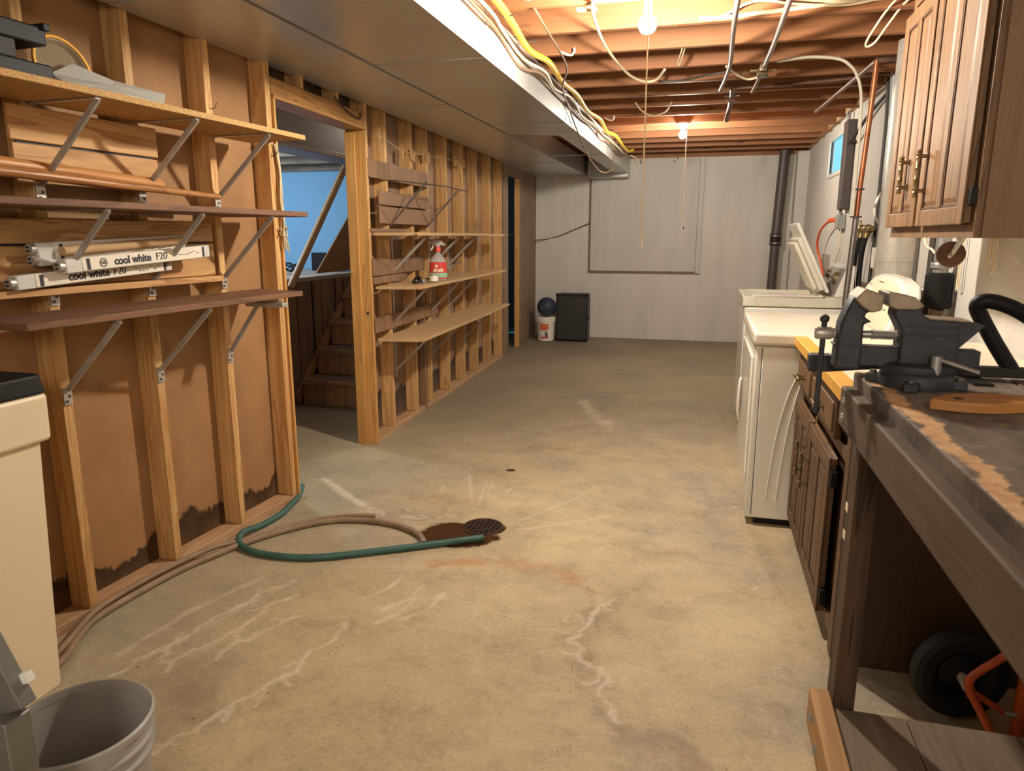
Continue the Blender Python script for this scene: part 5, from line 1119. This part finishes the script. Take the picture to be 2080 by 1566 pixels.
# black steel bar with bent tube handle
bf = thing('steel_frame', 'black steel bar with bent tubular handle lying behind the vise', 'frame', (.5, 1.875, 1.02))
b = MB(); b.hexa([(.262, 1.855, 1.022), (.315, 1.855, 1.024), (.315, 1.90, 1.024), (.262, 1.90, 1.022), (.262, 1.855, 1.064), (.315, 1.855, 1.064), (.315, 1.90, 1.064), (.262, 1.90, 1.064)]); b.build('end_block', 'iron', bf, bevel=.003)
b = MB(); b.hexa([(.3155, 1.86, 1.024), (.43, 1.86, 1.036), (.43, 1.895, 1.036), (.3155, 1.895, 1.024), (.3155, 1.86, 1.062), (.43, 1.86, 1.052), (.43, 1.895, 1.052), (.3155, 1.895, 1.062)]); b.build('taper', 'iron', bf, bevel=.002)
MB().box((.4305, 1.862, 1.026), (1.0, 1.893, 1.050)).build('bar', 'black_dust', bf, bevel=.003)
b = MB(); b.tube(cr([(.705, 1.88, 1.045), (.665, 1.88, 1.105), (.632, 1.88, 1.16), (.617, 1.875, 1.188), (.622, 1.868, 1.202), (.645, 1.86, 1.203), (.68, 1.84, 1.190), (.715, 1.81, 1.165), (.76, 1.79, 1.13)], 6), .0175, 14); b.build('bent_tube', 'black', bf, smooth=True)
MB().box((.60, 1.78, 1.0205), (.64, 1.90, 1.0255)).build('foot_strap', 'black', bf)
# brush handle
pd = MB()
axis = Vector((.955, .297, 0)); side = Vector((-.297, .955, 0)); O = Vector((.437, 1.505, 1.0215))
hwid = [(0, .002), (.02, .018), (.05, .036), (.085, .046), (.12, .047), (.16, .041), (.20, .026), (.235, .019), (.27, .022), (.31, .036), (.35, .046), (.42, .048)]
top = [O + axis * t + side * w for t, w in hwid]; bot = [O + axis * t - side * w for t, w in hwid][::-1]
pd.prism(top + bot, (0, 0, .020))
ph = tag(pd.build('brush_handle', 'paddle', bevel=.008, seg=3), 'wooden brush handle with a hole lying on the bench in front of vise', 'brush')
h_ = MB(); c = O + axis * .055 + Vector((0, 0, .0202)); h_.cyl(c, c + Vector((0, 0, .0006)), .009, 16)
hb = MB(); hb.cyl(c, c + Vector((0, 0, .0006)), .009, 16)
h_.bm.free(); hb.build('hang_hole', 'ink', ph)
# hand truck below the bench
ht = thing('hand_truck', 'orange hand truck with a black rubber wheel parked beneath the workbench', 'hand truck', (.76, 2.04, 0))
wc_ = Vector((.762, 2.075, .134))
MB().lathe([(.075, -.012), (.085, -.024), (.115, -.028), (.129, -.018), (.132, 0), (.129, .018), (.115, .028), (.085, .024), (.075, .012)], wc_, (.18, -1, 0), 40, cap=False).build('tyre', 'rubber', ht, smooth=True)
MB().lathe([(0, -.012), (.02, -.02), (.06, -.006), (.076, -.015), (.080, -.018), (.080, .018), (.06, .006), (.0, .012)], wc_, (-.18, 1, 0), 32).build('wheel_disc', 'black', ht, smooth=True)
MB().cyl(wc_ + Vector((.0, -.02, 0)), wc_ + Vector((0, -.075, 0)), .014, 14).build('axle_cap', 'porcelain', ht, smooth=True)
b = MB(); b.tube(cr([(.765, 1.985, .12), (.755, 1.985, .165), (.772, 1.985, .195), (.82, 1.985, .245), (.88, 1.985, .31)], 5), .011, 10); b.build('axle_bracket', 'orange_paint', ht, smooth=True)
b = MB(); b.tube([(.757, 1.985, .14), (.80, 1.90, .06), (.835, 1.84, .02)], .0105, 10); b.tube([(.762, 1.99, .135), (.86, 2.0, .075)], .009, 8); b.build('foot_brace', 'orange_paint', ht, smooth=True)
b = MB(); b.tube([(.885, 1.98, .02), (.90, 1.99, .80)], .020, 14); b.build('upright', 'orange_paint', ht, smooth=True)
MB().cyl((.845, 1.975, .092), (.872, 1.97, .095), .007, 10).build('pin', 'galv', ht)

# ================================================================== FLOOR THINGS
hg = tag(MB().tube(cr([(-2.02, 3.19, .045), (-1.988, 3.10, .02), (-1.965, 2.98, .0155), (-1.945, 2.86, .0155), (-1.955, 2.72, .016), (-1.965, 2.60, .032), (-1.93, 2.52, .02), (-1.83, 2.47, .0155), (-1.70, 2.455, .0155), (-1.53, 2.485, .0155), (-1.32, 2.60, .0155), (-1.135, 2.712, .016), (-.90, 2.855, .02)], 8), .0145, 12).build('garden_hose', 'green_hose', smooth=True), 'green garden hose curling from the door post to floor drain', 'hose')
b = MB(); b.cyl((-.904, 2.8525, .0198), (-.8985, 2.856, .0202), .0105, 12); b.build('hose_bore', 'ink', hg)
hb = tag(MB().tube(cr([(-1.14, 2.735, .0145), (-1.18, 2.80, .0145), (-1.26, 2.86, .0145), (-1.37, 2.90, .0145), (-1.53, 2.905, .0145), (-1.69, 2.845, .0145), (-1.82, 2.70, .0145), (-1.905, 2.55, .0145), (-1.96, 2.40, .0145), (-2.005, 2.25, .0145), (-2.03, 2.05, .0145), (-2.035, 1.85, .0145), (-1.99, 1.72, .0145), (-1.93, 1.60, .0145), (-1.90, 1.40, .0145)], 8), .0135, 12).build('old_hose', 'brown_hose', smooth=True), 'dusty brown hose running along the sill plate and ending by drain', 'hose')
tag(MB().tube(cr([(-1.49, 2.975, .013), (-1.62, 2.94, .013), (-1.76, 2.84, .013), (-1.855, 2.70, .013), (-1.94, 2.53, .02), (-1.985, 2.42, .035), (-2.02, 2.25, .040), (-2.045, 2.05, .040), (-2.04, 1.85, .040), (-1.98, 1.67, .030), (-1.92, 1.5, .013)], 8), .011, 10).build('old_hose', 'brown_hose', smooth=True), 'second thinner brown hose beside the dusty one, ending farther left', 'hose')
dn = thing('floor_drain', 'rusty round floor drain grate in the wet patch', 'drain', (-.95, 3.01, 0))
M['grate'] = plain('wet_rusty_iron', (74, 58, 46), .35, .4, var=.35, scale=40, bump=.3)
MB().lathe([(0, .0012), (.088, .0012)], (-.95, 3.01, 0), n=36, cap=False).build('sump', 'ink', dn)
MB().lathe([(.078, .001), (.08, .006), (.094, .006), (.098, .001)], (-.95, 3.01, 0), n=36, cap=False).build('ring', 'grate', dn, smooth=True)
for k in range(-3, 4):
    h = math.sqrt(max(0, .079 ** 2 - (k * .022) ** 2))
    MB().bar((-.95 + k * .022 - h * .0, 3.01 - h, .004), (-.95 + k * .022, 3.01 + h, .004), .009, .006).build('grate_bar', 'grate', dn)
for k in range(-2, 3):
    h = math.sqrt(max(0, .079 ** 2 - (k * .028) ** 2))
    MB().bar((-.95 - h, 3.01 + k * .028, .0035), (-.95 + h, 3.01 + k * .028, .0035), .009, .005).build('grate_bar', 'grate', dn)
sf = thing('water_softener', 'cream plastic water softener tank with black lid at the left edge', 'tank', (-1.95, 1.2, 0))
def rounded(x0, y0, x1, y1, r, n=5):
    P = []
    for cx, cy, a in ((x1 - r, y1 - r, 0), (x0 + r, y1 - r, 90), (x0 + r, y0 + r, 180), (x1 - r, y0 + r, 270)):
        for k in range(n + 1):
            t = math.radians(a + 90 * k / n); P.append((cx + r * math.cos(t), cy + r * math.sin(t)))
    return P
def rbox(mb, lo, hi, z0, z1):
    A = [mb.v((x, y, z0)) for x, y in lo]; B = [mb.v((x, y, z1)) for x, y in hi]; n = len(A)
    mb.face(A[::-1]); mb.face(B)
    for i in range(n): mb.face([A[i], A[(i + 1) % n], B[(i + 1) % n], B[i]])
    return mb
rbox(MB(), rounded(-2.045, .95, -1.845, 1.53, .02), rounded(-2.05, .94, -1.785, 1.525, .02), 0, .80).build('body', 'cream', sf, smooth=True, bevel=.004)
rbox(MB(), rounded(-2.055, .93, -1.765, 1.545, .025), rounded(-2.055, .93, -1.755, 1.54, .025), .785, .922).build('collar', 'cream', sf, smooth=True, bevel=.012, seg=3)
rbox(MB(), rounded(-2.05, .935, -1.755, 1.54, .025), rounded(-2.05, .94, -1.762, 1.532, .03), .9225, .978).build('lid', 'black', sf, smooth=True, bevel=.008, seg=3)
bu = thing('bucket', 'empty grey plastic bucket on the floor in the left foreground', 'bucket', (-1.29, 1.09, 0))
MB().lathe([(0, .004), (.122, .004), (.126, .01), (.1365, .205), (.145, .207), (.146, .214), (.138, .217), (.139, .240), (.148, .242), (.149, .249), (.141, .252), (.142, .280), (.152, .283), (.153, .296), (.147, .300), (.1435, .294), (.135, .20), (.122, .014), (0, .010)], (-1.29, 1.09, 0), n=64, cap=False).build('shell', 'grey_plastic', bu, smooth=True)
gp = thing('metal_stand', 'grey metal stand leg with a white tie in front of the bucket', 'stand', (-1.2, .85, 0))
MB().box((-1.32, .80, 0), (-1.108, .85, .535)).build('panel', 'grey_metal', gp, bevel=.003)
MB().bar((-1.215, .84, .735), (-1.12, .84, .54), .055, .03, up=(0, 1, 0)).build('slanted_leg', 'grey_metal', gp, bevel=.003)
MB().bar((-1.225, .852, .552), (-1.098, .852, .598), .020, .014, up=(0, 1, 0)).build('tie', 'white_tape', gp, bevel=.003)
